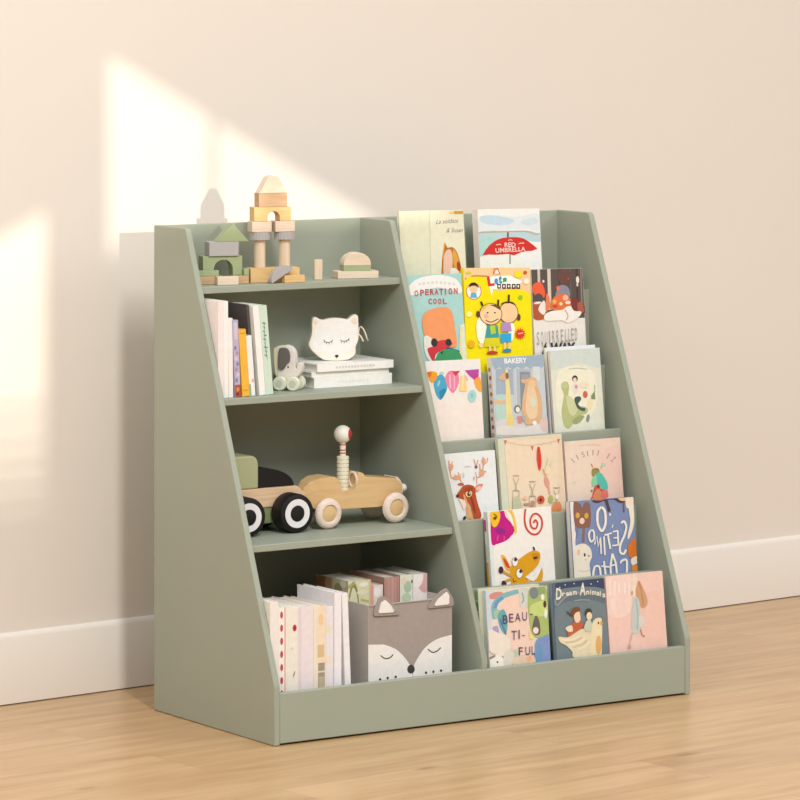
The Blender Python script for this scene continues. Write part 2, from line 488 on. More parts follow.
# ---- top tier
def a1(A):
    A.R(30, 60, 700, 900, '#e4e4cc'); A.R(30, 60, 340, 900, '#dfe0c6'); A.L([(345, 60), (352, 400), (358, 760)], 12, '#cfd1b8')
    A.T('La soldats', 410, 215, 46, '#75746a', wid=225, shear=0.4, rot=-3); A.T('& Susan', 515, 300, 46, '#7b7a70', wid=165, shear=0.4)
    A.R(590, 88, 690, 118, '#c99a3c'); A.E(570, 105, 26, 10, '#efc766')
    A.S([(485, 470), (500, 400), (525, 450), (580, 450), (630, 520), (665, 680), (640, 800), (480, 800), (470, 600)], '#b8722e')
    A.S([(490, 540), (530, 470), (570, 500), (575, 640), (540, 760), (490, 740)], '#eac3ae')
    A.S([(585, 470), (625, 530), (655, 660), (640, 720), (600, 660), (580, 560)], '#e0a53e'); A.E(640, 640, 20, 50, '#a8401f', -10)
    A.L([(500, 405), (490, 470), (480, 560)], 12, '#d99a3f')
    A.S([(560, 660), (620, 670), (660, 760), (560, 760)], '#ece8da')
display('pale green picture book with handwritten title and golden-haired girl, top tier', 5, 0.4878, 0.1660, 0.1492, 0.008, 0.7, ((40, 80), (685, 75), (715, 650)), 0.1108, a1, cover='#e6e5d0', soft=True)
def a2(A):
    A.R(0, 80, 780, 800, '#eef0ec')
    A.S([(130, 190), (300, 150), (520, 170), (740, 140), (740, 310), (600, 290), (420, 300), (130, 310)], '#dfe8ec')
    A.S([(150, 170), (300, 160), (480, 200), (420, 250), (200, 240)], '#c3dcea'); A.S([(560, 220), (680, 180), (730, 220), (640, 260)], '#cfe0ea')
    A.S([(130, 330), (280, 310), (430, 330), (620, 310), (745, 345), (745, 420), (500, 400), (300, 430), (130, 430)], '#b9d6dc')
    A.L([(130, 330), (280, 322), (430, 318), (620, 318), (700, 345), (750, 338)], 14, '#b9ab97')
    A.S([(140, 420), (300, 370), (220, 520), (150, 560)], '#aed8d2')
    A.R(420, 325, 437, 400, '#5d5a57'); A.R(443, 540, 457, 640, '#9a9a98')
    A.P(smooth([(175, 555), (230, 470), (320, 400), (430, 375), (560, 380), (640, 420), (725, 488)], False)+[(670, 510), (620, 512), (560, 525), (490, 555), (430, 540), (370, 545), (300, 548), (235, 545)], '#d2302a')
    A.L([(432, 408), (452, 398), (474, 408)], 8, '#eeb8aa'); A.T('RED', 395, 470, 45, '#f3dcd4', wid=110, bold=0.02); A.T('UMBRELLA', 305, 528, 46, '#f0d2c8', wid=300, rot=-3, bold=0.02)
    A.L([(310, 450), (340, 445), (360, 447)], 10, '#eec4b8'); A.L([(535, 440), (560, 433), (590, 433)], 10, '#eec4b8')
display('white picture book with a large red umbrella on its cover, on top tier', 5, 0.6706, 0.1638, 0.1468, 0.019, 1.0, ((127, 97), (745, 85), (775, 700)), 0.120, a2, cover='#f2f1ec', spine='#efe9df')

# ---- fifth tier
def a3(A):
    A.R(0, 40, 520, 900, '#a9d5d3')
    A.S([(30, 150), (120, 75), (280, 45), (420, 70), (475, 130), (470, 200), (280, 150), (60, 215)], '#edf1ee')
    for k in range(9): A.L([(120+k*36, 128-18*math.sin(PI*(k+0.6)/9.5)), (140+k*36, 124-18*math.sin(PI*(k+1)/9.5))], 20, ('#d3dedf', '#dfd6da')[k % 2], False)
    for i, (ch, x, y) in enumerate(zip('OPERATION', (82, 130, 172, 214, 252, 292, 340, 370, 415), (222, 216, 212, 210, 209, 210, 208, 206, 204))): A.T(ch, x, y, 50, ('#c8606a', '#b54c58')[i % 2], wid=32 if ch != 'I' else 10, bold=0.03)
    for ch, x in zip('COOL', (195, 235, 275, 318)): A.T(ch, x, 286, 44, '#c2626a', wid=30, bold=0.03)
    A.S([(150, 560), (132, 440), (160, 360), (240, 325), (330, 315), (385, 350), (405, 470), (415, 640), (330, 640), (200, 600)], '#ee9d68')
    A.P([(450, 470), (520, 440), (520, 800), (430, 760)], '#dfe6cf'); A.L([(465, 480), (450, 620), (455, 740)], 14, '#e9d9a8')
    A.S([(140, 560), (210, 580), (240, 690), (215, 780), (150, 720)], '#e9e6dc')
    A.S([(165, 660), (215, 640), (250, 600), (330, 590), (380, 620), (330, 660), (240, 700), (215, 770), (180, 720)], '#cf3a44')
    A.E(225, 610, 28, 36, '#3a3436'); A.E(345, 610, 26, 30, '#35353d'); A.S([(330, 650), (430, 680), (420, 700), (340, 680)], '#2f4a78')
    A.S([(230, 740), (280, 680), (360, 665), (430, 690), (440, 780), (220, 800)], '#3f9a63'); A.P([(270, 695), (300, 680), (285, 710)], '#20402c')
display('pale turquoise picture book with an orange archway on its cover, leftmost on fifth tier', 4, 0.4715, 0.178, 0.1265, 0.006, 0.0, ((20, 50), (487, 30), (495, 745)), 0.1625, a3, cover='#b4d8d4', soft=True)
def a4(A):
    A.R(40, 40, 620, 820, '#f4e400')
    A.S([(60, 40), (640, 40), (640, 300), (560, 250), (470, 225), (320, 235), (280, 170), (200, 125), (60, 160)], '#f7cf9a')
    A.P([(60, 40), (260, 40), (255, 130), (150, 125), (60, 155)], '#f3cfa0'); A.L([(85, 150), (150, 126), (255, 128)], 10, '#cc7a34')
    A.S([(90, 160), (170, 140), (255, 165), (290, 235), (400, 240), (560, 265), (600, 330), (590, 500), (80, 480)], '#f4e400')
    A.E(150, 242, 60, 66, '#d58e4e'); A.E(150, 242, 52, 58, '#f1f3ee'); A.E(148, 222, 30, 32, '#f3c99d')
    A.S([(110, 215), (130, 180), (165, 178), (190, 215), (160, 200), (130, 203)], '#2b2320'); A.P([(130, 252), (166, 252), (175, 292), (122, 292)], '#5cb7d8')
    A.P([(247, 132), (420, 120), (520, 165), (480, 205), (330, 228), (295, 225), (285, 275), (270, 225)], '#fbfaf4')
    A.T('L', 258, 200, 70, '#d43a34', wid=50, rot=-8, bold=0.06); A.T('e', 305, 185, 60, '#3d9cc8', wid=30, bold=0.06); A.T('t', 338, 178, 62, '#2b8fc0', wid=24, bold=0.06); A.T('s', 368, 178, 56, '#3f9b45', wid=32, bold=0.06)
    for x in (326, 362, 398, 436, 470): A.R(x, 186, x+28, 222, '#26241f'); A.R(x+8, 195, x+20, 212, '#f2f0e0')
    A.P([(298, 110), (300, 55), (320, 85), (335, 52), (345, 110)], '#e58d7c'); A.R(304, 80, 340, 108, '#f7e9e2'); A.L([(298, 110), (322, 60), (346, 110)], 7, '#c8483c', False)
    A.E(485, 112, 30, 28, '#f6e21c'); A.E(538, 98, 14, 14, '#d2582c'); A.E(110, 100, 22, 8, '#c6dc3c'); A.E(498, 288, 17, 17, '#86c92e'); A.E(110, 415, 22, 22, '#fbf49a'); A.E(545, 165, 22, 22, '#fbeee0')
    # two children
    A.S([(165, 480), (200, 440), (240, 520), (210, 640), (170, 600)], '#fbf8ea'); A.S([(420, 480), (450, 520), (430, 620), (400, 560)], '#fbf8ea')
    A.E(175, 415, 14, 24, '#6a4030'); A.E(482, 440, 14, 26, '#6a4030'); A.L([(200, 320), (210, 350)], 14, '#3d2a22'); A.L([(330, 305), (326, 350)], 14, '#3d2a22'); A.L([(410, 268), (408, 320)], 14, '#3d2a22')
    A.E(405, 405, 74, 82, '#5b3526'); A.E(405, 405, 69, 77, '#f2cfa0'); A.S([(345, 340), (380, 322), (430, 322), (462, 350), (420, 335), (380, 335)], '#4a2e22')
    A.E(270, 415, 86, 84, '#5b3526'); A.E(270, 415, 81, 79, '#f4d5a8'); A.S([(195, 400), (225, 350), (265, 335), (240, 360)], '#e8c13a'); A.S([(265, 345), (330, 348), (345, 385), (300, 360)], '#6a4a2e')
    A.E(235, 430, 18, 16, '#e8b494'); A.L([(230, 460), (270, 476), (325, 452)], 7, '#7a4a34'); A.E(300, 405, 8, 5, '#3a2a22'); A.E(245, 405, 8, 5, '#3a2a22')
    A.P([(240, 500), (320, 498), (330, 595), (222, 598)], '#3f9fa0'); A.P([(262, 500), (300, 500), (305, 560), (268, 570)], '#b6cf3c'); A.P([(222, 598), (330, 594), (330, 662), (215, 664)], '#d8d31c')
    A.P([(345, 480), (415, 478), (425, 545), (345, 552)], '#b48fc8'); A.P([(338, 565), (420, 560), (420, 628), (340, 632)], '#2fa8dc')
    for x in (250, 285, 362, 395): A.R(x, 632 if x > 340 else 662, x+16, 700, '#f2cfa0')
    A.S([(235, 708), (265, 694), (310, 700), (310, 716), (240, 718)], '#c03a28'); A.S([(352, 694), (380, 678), (415, 684), (412, 702), (356, 704)], '#2f8fb0')
    A.P([p for k in range(24) for p in [((488+(44 if k % 2 == 0 else 27)*math.cos(k*PI/12)), 565+(48 if k % 2 == 0 else 29)*math.sin(k*PI/12))]], '#de3b2a'); A.L([(470, 566), (508, 560)], 10, '#f4b0a4', False)
    A.E(120, 640, 26, 30, '#e9b51c'); A.E(190, 650, 16, 18, '#f1d7a0')
display('bright yellow picture book with two cartoon children on its cover', 4, 0.6040, 0.1876, 0.1565, 0.009, 2.0, ((75, 65), (578, 60), (590, 715)), 0.1653, a4, cover='#f2e200', spine='#f0e21a', soft=True, y_off=0.0066)
def a5(A):
    A.R(40, 60, 520, 520, '#5a514d'); A.R(40, 500, 520, 900, '#e9e5de')
    for x, w, c in ((115, 22, '#cfc4b6'), (200, 28, '#d6cabb'), (285, 10, '#4a4340'), (330, 14, '#453e3b'), (380, 10, '#6c5f58'), (435, 16, '#4b3f3c'), (470, 14, '#8c7f76')): A.R(x-w/2, 70, x+w/2, 430, c)
    A.E(330, 150, 60, 70, '#6a4a42', 0); A.E(440, 180, 14, 30, '#e9e2da'); A.E(436, 222, 9, 14, '#d8c8be'); A.E(360, 170, 6, 6, '#e2572e'); A.E(150, 190, 9, 12, '#e6ded6')
    A.S([(55, 260), (70, 210), (130, 200), (160, 270), (150, 330), (80, 310)], '#e8623c'); A.S([(60, 330), (110, 290), (150, 340), (130, 430), (70, 430)], '#54504c')
    A.S([(60, 370), (100, 360), (130, 400), (150, 500), (60, 500)], '#b25a34'); A.E(95, 370, 32, 10, '#efe6de', -8); A.S([(100, 420), (150, 350), (165, 430), (140, 470)], '#ece6de')
    A.S([(250, 330), (275, 235), (330, 225), (365, 260), (360, 330)], '#8a8a9c'); A.E(272, 250, 16, 22, '#e07a5a')
    A.S([(170, 300), (195, 330), (190, 420), (160, 440)], '#e2825a'); A.S([(200, 380), (250, 310), (330, 300), (380, 360), (360, 430), (220, 430)], '#dd7440')
    A.E(330, 330, 24, 24, '#f1b59c'); A.E(236, 362, 16, 18, '#f0b452'); A.E(290, 380, 14, 14, '#f6d9b0'); A.E(350, 370, 22, 14, '#f2e2d6'); A.E(240, 400, 22, 12, '#c24a2c')
    A.S([(375, 350), (430, 340), (490, 400), (490, 460), (400, 440)], '#7c3a36'); A.S([(430, 380), (470, 370), (480, 450), (440, 460)], '#a3604e')
    A.S([(150, 470), (210, 440), (300, 430), (330, 410), (370, 400), (400, 440), (460, 450), (430, 500), (350, 540), (290, 520), (160, 520)], '#efece6')
    A.L([(320, 430), (345, 480), (330, 520)], 10, '#d8a294')
    for ch, x in zip('SQUIRRELLED', (78, 112, 146, 182, 208, 244, 280, 315, 342, 368, 398)): A.T(ch, x, 720-(x-78)*0.10, 112, '#a69f98', wid=20 if ch != 'I' else 8)
    A.T('A', 110, 800, 90, '#3c3733', wid=55, bold=0.05, shear=0.2); A.T('WAY', 190, 800, 95, '#3c3733', wid=210, bold=0.05, shear=0.2)
display('picture book with orange animals in a dark forest, beside the bright yellow book', 4, 0.7620, 0.1785, 0.1235, 0.007, 0.9, ((50, 90), (485, 80), (498, 715)), 0.147, a5, cover='#e9e5de', soft=True)

# ---- fourth tier
def a6(A):
    A.R(40, 30, 640, 1000, '#eee9e2'); A.R(40, 30, 640, 130, '#ebeaea'); A.S([(150, 420), (350, 480), (560, 420), (600, 900), (150, 900)], '#f0e6de')
    A.P(smooth([(130, 250), (150, 205), (190, 178), (225, 200), (248, 280), (238, 330), (192, 400), (150, 350)]), '#4fa9cc'); A.E(175, 255, 10, 30, '#8fd0e6', 20); A.S([(180, 330), (225, 300), (235, 330), (195, 395)], '#2f88b0')
    A.S([(75, 160), (120, 148), (160, 165), (155, 215), (118, 250), (90, 215)], '#eea32c'); A.P([(75, 155), (115, 155), (110, 190), (90, 200)], '#e06a30')
    A.S([(230, 215), (255, 155), (300, 145), (345, 185), (345, 260), (300, 340), (255, 290)], '#e987a8'); A.L([(270, 180), (275, 300)], 12, '#f6c0d2'); A.L([(310, 180), (308, 310)], 10, '#f4b8cc')
    A.P([(290, 150), (360, 145), (320, 195)], '#d43a48'); A.P([(400, 142), (522, 132), (520, 195), (480, 225), (440, 190)], '#b84aa8'); A.P([(470, 200), (520, 180), (515, 215), (480, 228)], '#d03a86')
    A.P([(365, 190), (395, 180), (425, 325), (350, 330)], '#f3d28c'); A.L([(385, 180), (378, 320)], 14, '#f8e3a8'); A.P([(395, 175), (430, 215), (420, 240)], '#f2b8c8')
    A.S([(480, 235), (530, 205), (545, 320), (510, 315)], '#f2a94c'); A.E(200, 165, 20, 15, '#a8d8dc')
    A.S([(425, 360), (440, 325), (475, 318), (498, 350), (490, 400), (458, 425), (430, 400)], '#a9d8d8'); A.E(458, 365, 14, 24, '#8accd2')
display('white picture book with watercolour balloons along the top of its cover, fourth tier', 3, 0.4785, 0.1512, 0.126, 0.008, 0.8, ((60, 60), (535, 40), (565, 720)), 0.1455, a6, cover='#f0ece6', soft=True)
def a7(A):
    A.R(90, 70, 560, 800, '#c5cfd6'); A.R(90, 70, 560, 180, '#a9bccb')
    pts = [(95, 115), (560, 75), (560, 170)]+[(540-k*38, 182+(14 if k % 2 else -8)+k*1.5) for k in range(12)]
    A.P(pts, '#9fb4c6'); A.T('BAKERY', 205, 158, 44, '#eef2f2', wid=190, rot=-3, bold=0.03)
    A.R(130, 205, 275, 420, '#a3b4c6'); A.R(300, 200, 425, 560, '#b3bcc4'); A.R(330, 225, 415, 540, '#8795a4'); A.R(345, 250, 405, 330, '#a8a0a8'); A.R(440, 180, 500, 300, '#d2dcdd'); A.R(290, 205, 300, 520, '#cfd8d8')
    A.S([(125, 440), (200, 420), (250, 450), (240, 620), (130, 640)], '#b8d6cf'); A.S([(125, 640), (330, 640), (350, 760), (125, 770)], '#d8d4d6')
    A.S([(100, 460), (170, 470), (240, 468), (240, 495), (150, 500), (105, 485)], '#e2bb94')
    A.L([(215, 205), (222, 300), (228, 420), (230, 560), (235, 660)], lambda t: 24+t*34, '#eadb9a'); A.S([(150, 290), (175, 250), (205, 235), (235, 240), (240, 275), (205, 300)], '#d9b494'); A.E(222, 262, 14, 28, '#8a6a52'); A.L([(205, 240), (208, 205)], 9, '#d4b088'); A.E(238, 640, 30, 60, '#e8d486')
    A.S([(370, 330), (345, 320), (340, 290), (380, 290), (420, 270), (465, 280), (470, 330), (500, 430), (510, 560), (480, 650), (420, 670), (360, 660), (340, 560), (345, 450)], '#dcb58c')
    A.S([(400, 330), (440, 340), (470, 470), (460, 600), (400, 620), (370, 540), (380, 430)], '#e9cda8'); A.E(430, 325, 34, 34, '#e6c49a'); A.E(432, 480, 22, 46, '#d7dcc8')
    A.E(300, 540, 26, 32, '#6c7468'); A.E(302, 545, 18, 24, '#efe8de'); A.P([(295, 600), (330, 600), (335, 660), (300, 660)], '#d98f86'); A.E(350, 620, 16, 24, '#a6b0b4'); A.E(440, 655, 18, 18, '#f6f4ee')
    A.S([(130, 690), (230, 680), (330, 700), (540, 650), (560, 740), (130, 760)], '#e2dcd8'); A.S([(480, 640), (550, 610), (560, 730), (500, 720)], '#dcc6c0')
def s7(th, h):
    A = Art((0, 0), (1, 0), (1, 1), th, h, h); A.R(0, 0, 1, 1, '#f3efe9')
    for k in range(11): A.E(0.45+0.1*(k % 2), 0.12+k*0.08, 0.3, 0.022, ('#c98a74', '#b7726a', '#d9b29a')[k % 3])
    return A
display('picture book with a bear and giraffe outside a bakery on its cover', 3, 0.6301, 0.1505, 0.1226, 0.0145, 0.2, ((95, 110), (535, 75), (555, 735)), 0.1494, a7, cover='#dfe5e8', spine='#f3f0ea', stripe=s7)
def a8(A):
    A.R(50, 50, 560, 800, '#dfe2d3'); A.S([(60, 70), (500, 50), (500, 230), (300, 200), (70, 250)], '#cfdad4'); A.S([(150, 260), (420, 260), (450, 560), (300, 700), (130, 600)], '#ecebd6')
    A.S([(160, 400), (170, 360), (210, 355), (225, 400), (215, 480), (210, 560), (260, 600), (330, 560), (380, 580), (370, 620), (310, 640), (260, 700), (220, 745), (180, 720), (160, 600), (180, 470)], '#b7bf86')
    A.S([(200, 480), (240, 480), (300, 560), (260, 640), (220, 600)], '#ced3a6'); A.S([(250, 680), (300, 640), (350, 640), (320, 690), (270, 710)], '#9aa878'); A.E(190, 385, 26, 26, '#c3cb98')
    A.E(275, 328, 24, 28, '#3a352f'); A.E(274, 338, 15, 20, '#efd6c0'); A.S([(262, 365), (292, 362), (300, 440), (270, 450)], '#e8ddd8'); A.E(285, 395, 12, 18, '#c89aa0')
    A.S([(270, 490), (310, 475), (325, 500), (300, 540), (330, 570), (360, 575), (350, 600), (300, 580), (278, 540)], '#48605a'); A.E(360, 460, 20, 30, '#cf6a50'); A.E(350, 380, 40, 26, '#f0e0c8')
    A.P([(410, 470), (440, 430), (445, 500), (410, 500)], '#7f9468'); A.L([(440, 380), (442, 440)], 6, '#98a884'); A.E(380, 660, 14, 34, '#8a9292', 10); A.E(400, 540, 20, 40, '#efe2b8')
    A.L([(220, 245), (300, 238), (380, 248)], 6, '#c9cdbd')
display('pale green picture book with a dark-haired rider on green creature', 3, 0.7677, 0.156, 0.120, 0.007, -0.2, ((65, 95), (487, 65), (525, 740)), 0.155, a8, cover='#e6e7da')
face_book('thin book with a magenta spine tucked right behind the pale green rider book', 3, 0.7702, 0.1535, 0.116, 0.004, 0, 0.0140, cover='#b9879c', spine='#a8547c', soft=True)
face_book('bluish white book sticking up behind the pale green rider book', 3, 0.7672, 0.1612, 0.1195, 0.006, 0, 0.0190, cover='#e6ebf0', spine='#f4f5f6')

# ---- third tier
def a9(A):
    A.R(20, 40, 640, 900, '#e6ebec')
    for pts, w in (([(225, 365), (205, 335), (165, 335), (120, 320)], 13), ([(205, 335), (190, 265)], 10), ([(165, 335), (160, 290)], 9), ([(215, 350), (210, 280)], 8), ([(125, 320), (108, 250), (92, 150)], 12), ([(108, 240), (130, 160)], 10), ([(112, 260), (140, 200)], 9),
                   ([(375, 385), (372, 330), (360, 270)], 9), ([(372, 330), (410, 310), (440, 270), (465, 270)], 12), ([(410, 310), (400, 240), (395, 190)], 12), ([(425, 290), (430, 200), (425, 120)], 11), ([(432, 200), (465, 170), (470, 130)], 9), ([(360, 215), (345, 170), (335, 140)], 9), ([(362, 220), (375, 150)], 8)):
        A.L(pts, w, '#d49a78')
    for x, y, rx, ry in ((115, 215, 24, 34), (180, 320, 40, 24), (418, 280, 28, 36), (430, 160, 20, 30)): A.E(x, y, rx, ry, '#dca588')
    A.E(360, 220, 14, 16, '#6d5a58'); A.E(240, 300, 10, 26, '#c8cdd0'); A.E(345, 330, 8, 20, '#b9bcbc'); A.L([(245, 218), (265, 208), (290, 214), (305, 206)], 10, '#dccad0')
    A.S([(185, 385), (230, 370), (250, 395), (215, 400)], '#b9653c'); A.S([(360, 430), (380, 395), (435, 392), (400, 450), (370, 465)], '#cf8e74'); A.E(395, 430, 26, 20, '#eec2b4', -30)
    A.S([(180, 500), (215, 440), (250, 400), (310, 395), (355, 420), (370, 500), (400, 600), (432, 690), (420, 730), (370, 740), (340, 660), (315, 590), (260, 540), (200, 520)], '#b4512a')
    A.S([(250, 480), (290, 560), (350, 720), (300, 740), (280, 620), (260, 560)], '#dca66c'); A.S([(200, 530), (260, 545), (280, 600), (260, 640), (220, 560)], '#ecdcd2'); A.S([(315, 500), (350, 560), (380, 680), (350, 640)], '#8c3a20')
    A.E(300, 480, 30, 36, '#f0d8b0'); A.E(302, 484, 19, 25, '#5a4a2a'); A.E(308, 476, 6, 8, '#f4f0e6'); A.E(192, 500, 15, 13, '#3a2620'); A.E(270, 720, 14, 20, '#2a3430', 20); A.E(320, 735, 10, 8, '#6f7a74'); A.E(300, 440, 40, 20, '#a04424', -15)
display('white picture book with a brown deer head with antlers on its cover', 2, 0.4845, 0.1124, 0.1155, 0.009, -0.3, ((48, 88), (538, 53), (606, 648)), 0.1125, a9, cover='#e9edee')
def a10(A):
    A.R(20, 80, 700, 900, '#ead9c0'); A.P([(20, 90), (76, 90), (142, 900), (20, 900)], '#d6dac4'); A.L([(77, 100), (140, 860)], 5, '#c4c6ae', False);  A.R(560, 80, 660, 900, '#e6d2b6'); A.R(20, 80, 640, 125, '#e2d4ba')
    A.L([(80, 150), (240, 185), (400, 175), (570, 140)], 5, '#d2ad92')
    for x, y in ((92, 165), (330, 215), (563, 150)): A.P([(x-13, y-22), (x+13, y-24), (x, y+20)], '#d2705c')
    for x, y in ((170, 175), (245, 190), (420, 180), (500, 165)): A.P([(x-12, y-18), (x+12, y-20), (x, y+16)], '#e4cdb4')
    A.S([(372, 215), (385, 195), (400, 220), (412, 320), (405, 395), (385, 400), (368, 300)], '#dc4a38'); A.L([(385, 200), (395, 380)], 6, '#b83428')
    A.L([(425, 395), (450, 460), (475, 560), (485, 620)], 16, '#dba890'); A.E(460, 510, 22, 50, '#e0a08c', -12); A.E(462, 400, 26, 40, '#eadfb8'); A.E(475, 320, 9, 46, '#e6dcc0', 15); A.E(500, 340, 8, 40, '#e2d6b8', 25); A.L([(440, 420), (465, 300)], 5, '#c5c0a0')
    for x, y0 in ((185, 455), (330, 505), (545, 560)):
        A.L([(x-28, y0), (x+28, y0)], 7, '#a8a088'); A.L([(x-25, y0+20), (x+5, y0+110), (x-25, y0+130)], 6, '#b8b29a'); A.L([(x+25, y0+20), (x-5, y0+110), (x+25, y0+130)], 6, '#b8b29a'); A.L([(x-30, y0+130), (x+30, y0+130)], 7, '#b0a890')
        A.L([(x-28, y0+130), (x-26, 760)], 6, '#b8b29a'); A.L([(x+28, y0+130), (x+26, 760)], 6, '#b8b29a')
    A.S([(160, 660), (210, 640), (235, 720), (215, 800), (165, 790)], '#c3c6a6'); A.E(405, 665, 32, 36, '#cc5c3c'); A.E(402, 668, 12, 15, '#5a3024'); A.E(492, 660, 20, 36, '#a9b468'); A.E(330, 700, 20, 28, '#c88e7c'); A.E(275, 705, 26, 10, '#b49480')
    A.S([(505, 720), (540, 690), (580, 700), (580, 780), (510, 790)], '#dc8e5c'); A.E(548, 640, 18, 24, '#f0e6d0'); A.E(262, 650, 20, 16, '#e8bfa4')
display('cream picture book with a long red carrot shape hanging on its cover', 2, 0.6082, 0.1330, 0.1490, 0.009, -0.2, ((25, 131), (590, 80), (640, 770)), 0.1475, a10, cover='#dcd9c2', spine='#cfd8c0')
def a11(A):
    A.R(20, 60, 700, 900, '#ead0c0'); A.S([(60, 120), (300, 110), (330, 500), (200, 720), (80, 700)], '#e8d6c4'); A.S([(420, 250), (620, 200), (650, 660), (480, 700)], '#e9c9bd')
    A.arc('IISIII IZ', 335, 560, 300, -38, 38, 58, '#ab9893', 26)
    A.L([(180, 165), (280, 155), (400, 160)], 5, '#dcc4b4')
    A.L([(310, 345), (335, 390)], 10, '#c07a5a'); A.L([(440, 345), (400, 395)], 12, '#cfae98'); A.E(432, 355, 22, 18, '#a9d6c0'); A.E(365, 385, 40, 20, '#ead2ae')
    A.S([(320, 400), (350, 385), (390, 400), (395, 450), (340, 470), (318, 450)], '#9a8a4e'); A.E(372, 400, 12, 10, '#5f7a5c')
    A.S([(335, 470), (395, 430), (440, 470), (478, 540), (480, 600), (430, 610), (380, 560), (330, 560)], '#57bfae'); A.S([(320, 500), (360, 460), (375, 540), (330, 570)], '#8ad0a8')
    A.S([(350, 570), (395, 545), (410, 590), (470, 610), (480, 680), (320, 700), (325, 660)], '#cf5a50'); A.S([(360, 610), (400, 600), (430, 690), (330, 700)], '#de8e62'); A.E(320, 610, 9, 12, '#6e7a6e'); A.E(385, 570, 16, 14, '#8a2e44')
    A.S([(410, 640), (470, 600), (485, 660), (440, 700)], '#e07a70'); A.E(145, 520, 10, 10, '#bcd6c4')
display('pink picture book with curved grey lettering and a teal-robed figure, third tier', 2, 0.7625, 0.1180, 0.133, 0.008, 0.0, ((35, 120), (600, 85), (650, 660)), 0.111, a11, cover='#e9d0c4')

# ---- second tier
def a12(A):
    A.R(20, 50, 700, 900, '#f2efe9'); A.P([(20, 50), (92, 50), (140, 900), (20, 900)], '#e4e8e6')
    A.S([(95, 100), (190, 90), (215, 150), (280, 220), (290, 260), (250, 320), (210, 350), (150, 370), (95, 365)], '#c41c84'); 
    for k in range(7): A.E(120+k*24, 366-abs(k-1)*9-k*k*0.9, 13, 10, '#c41c84')
    A.E(170, 265, 44, 22, '#8c2a8e', 10); A.L([(150, 300), (140, 350)], 8, '#e45aa6'); A.L([(200, 310), (200, 345)], 8, '#e45aa6')
    A.S([(85, 110), (150, 95), (165, 150), (140, 220), (105, 230), (85, 180)], '#f0c02a'); A.L([(110, 125), (135, 145), (120, 170), (105, 155)], 11, '#8e6a1c'); A.E(122, 155, 10, 10, '#5e4416')
    A.S([(210, 100), (260, 90), (295, 180), (305, 270), (290, 290), (275, 220), (235, 150)], '#edc558'); A.S([(215, 100), (255, 130), (280, 230), (240, 170)], '#f6f0e4')
    A.L([(378, 70), (370, 160), (385, 240), (430, 290), (480, 290), (515, 240), (515, 170), (480, 125), (440, 130), (418, 180), (430, 235), (465, 245), (480, 205), (462, 175), (445, 200)], 15, '#cf4a38')
    A.S([(175, 470), (210, 480), (250, 560), (255, 600), (215, 580)], '#eab84a'); A.S([(190, 490), (225, 520), (248, 575), (215, 560)], '#d2492a')
    A.S([(250, 570), (290, 540), (340, 490), (430, 435), (490, 440), (505, 480), (490, 540), (440, 600), (380, 650), (420, 660), (480, 620), (510, 560), (528, 620), (515, 700), (480, 760), (270, 760), (260, 680)], '#e0a21c')
    A.S([(400, 650), (460, 640), (510, 540), (515, 575), (470, 670), (410, 685)], '#f4f0ea'); A.L([(380, 660), (440, 690)], 6, '#b57a18'); A.S([(430, 460), (480, 455), (500, 480), (460, 520)], '#cf8d18')
    A.E(462, 492, 20, 12, '#5c3a1c', -15); A.L([(445, 400), (455, 430)], 14, '#4a3a3c')
    A.E(290, 525, 28, 40, '#8e6224'); A.E(290, 525, 24, 36, '#f4f2ee'); A.E(294, 505, 13, 16, '#3b3346'); A.E(328, 620, 30, 42, '#8e6224'); A.E(328, 620, 26, 38, '#f4f2ee'); A.E(338, 603, 13, 16, '#3b3346')
    A.L([(180, 590), (220, 620), (265, 640)], 22, '#d9a032'); A.E(172, 590, 20, 30, '#4b2734'); A.L([(200, 690), (240, 670), (270, 665)], 20, '#d9a032'); A.E(198, 705, 20, 28, '#4b2734', -20)
    A.L([(275, 660), (280, 690), (300, 680)], 7, '#8e6224')
def s12(th, h):
    A = Art((0, 0), (1, 0), (1, 1), th, h, h); A.R(0, 0, 1, 1, '#e6e8e4'); A.R(0, 0.08, 0.45, 0.2, '#c2468c'); A.R(0, 0.34, 0.4, 0.5, '#d8d4c8'); A.R(0, 0.52, 0.5, 0.8, '#e3a43c'); A.R(0.5, 0.1, 1, 0.8, '#dcdedb')
    return A
display('white picture book with a goofy orange horned animal and a red spiral', 1, 0.5488, 0.1363, 0.1468, 0.013, 0.0, ((58, 107), (595, 60), (640, 690)), 0.1408, a12, cover='#f0eee8', spine='#e4e8e6', stripe=s12)
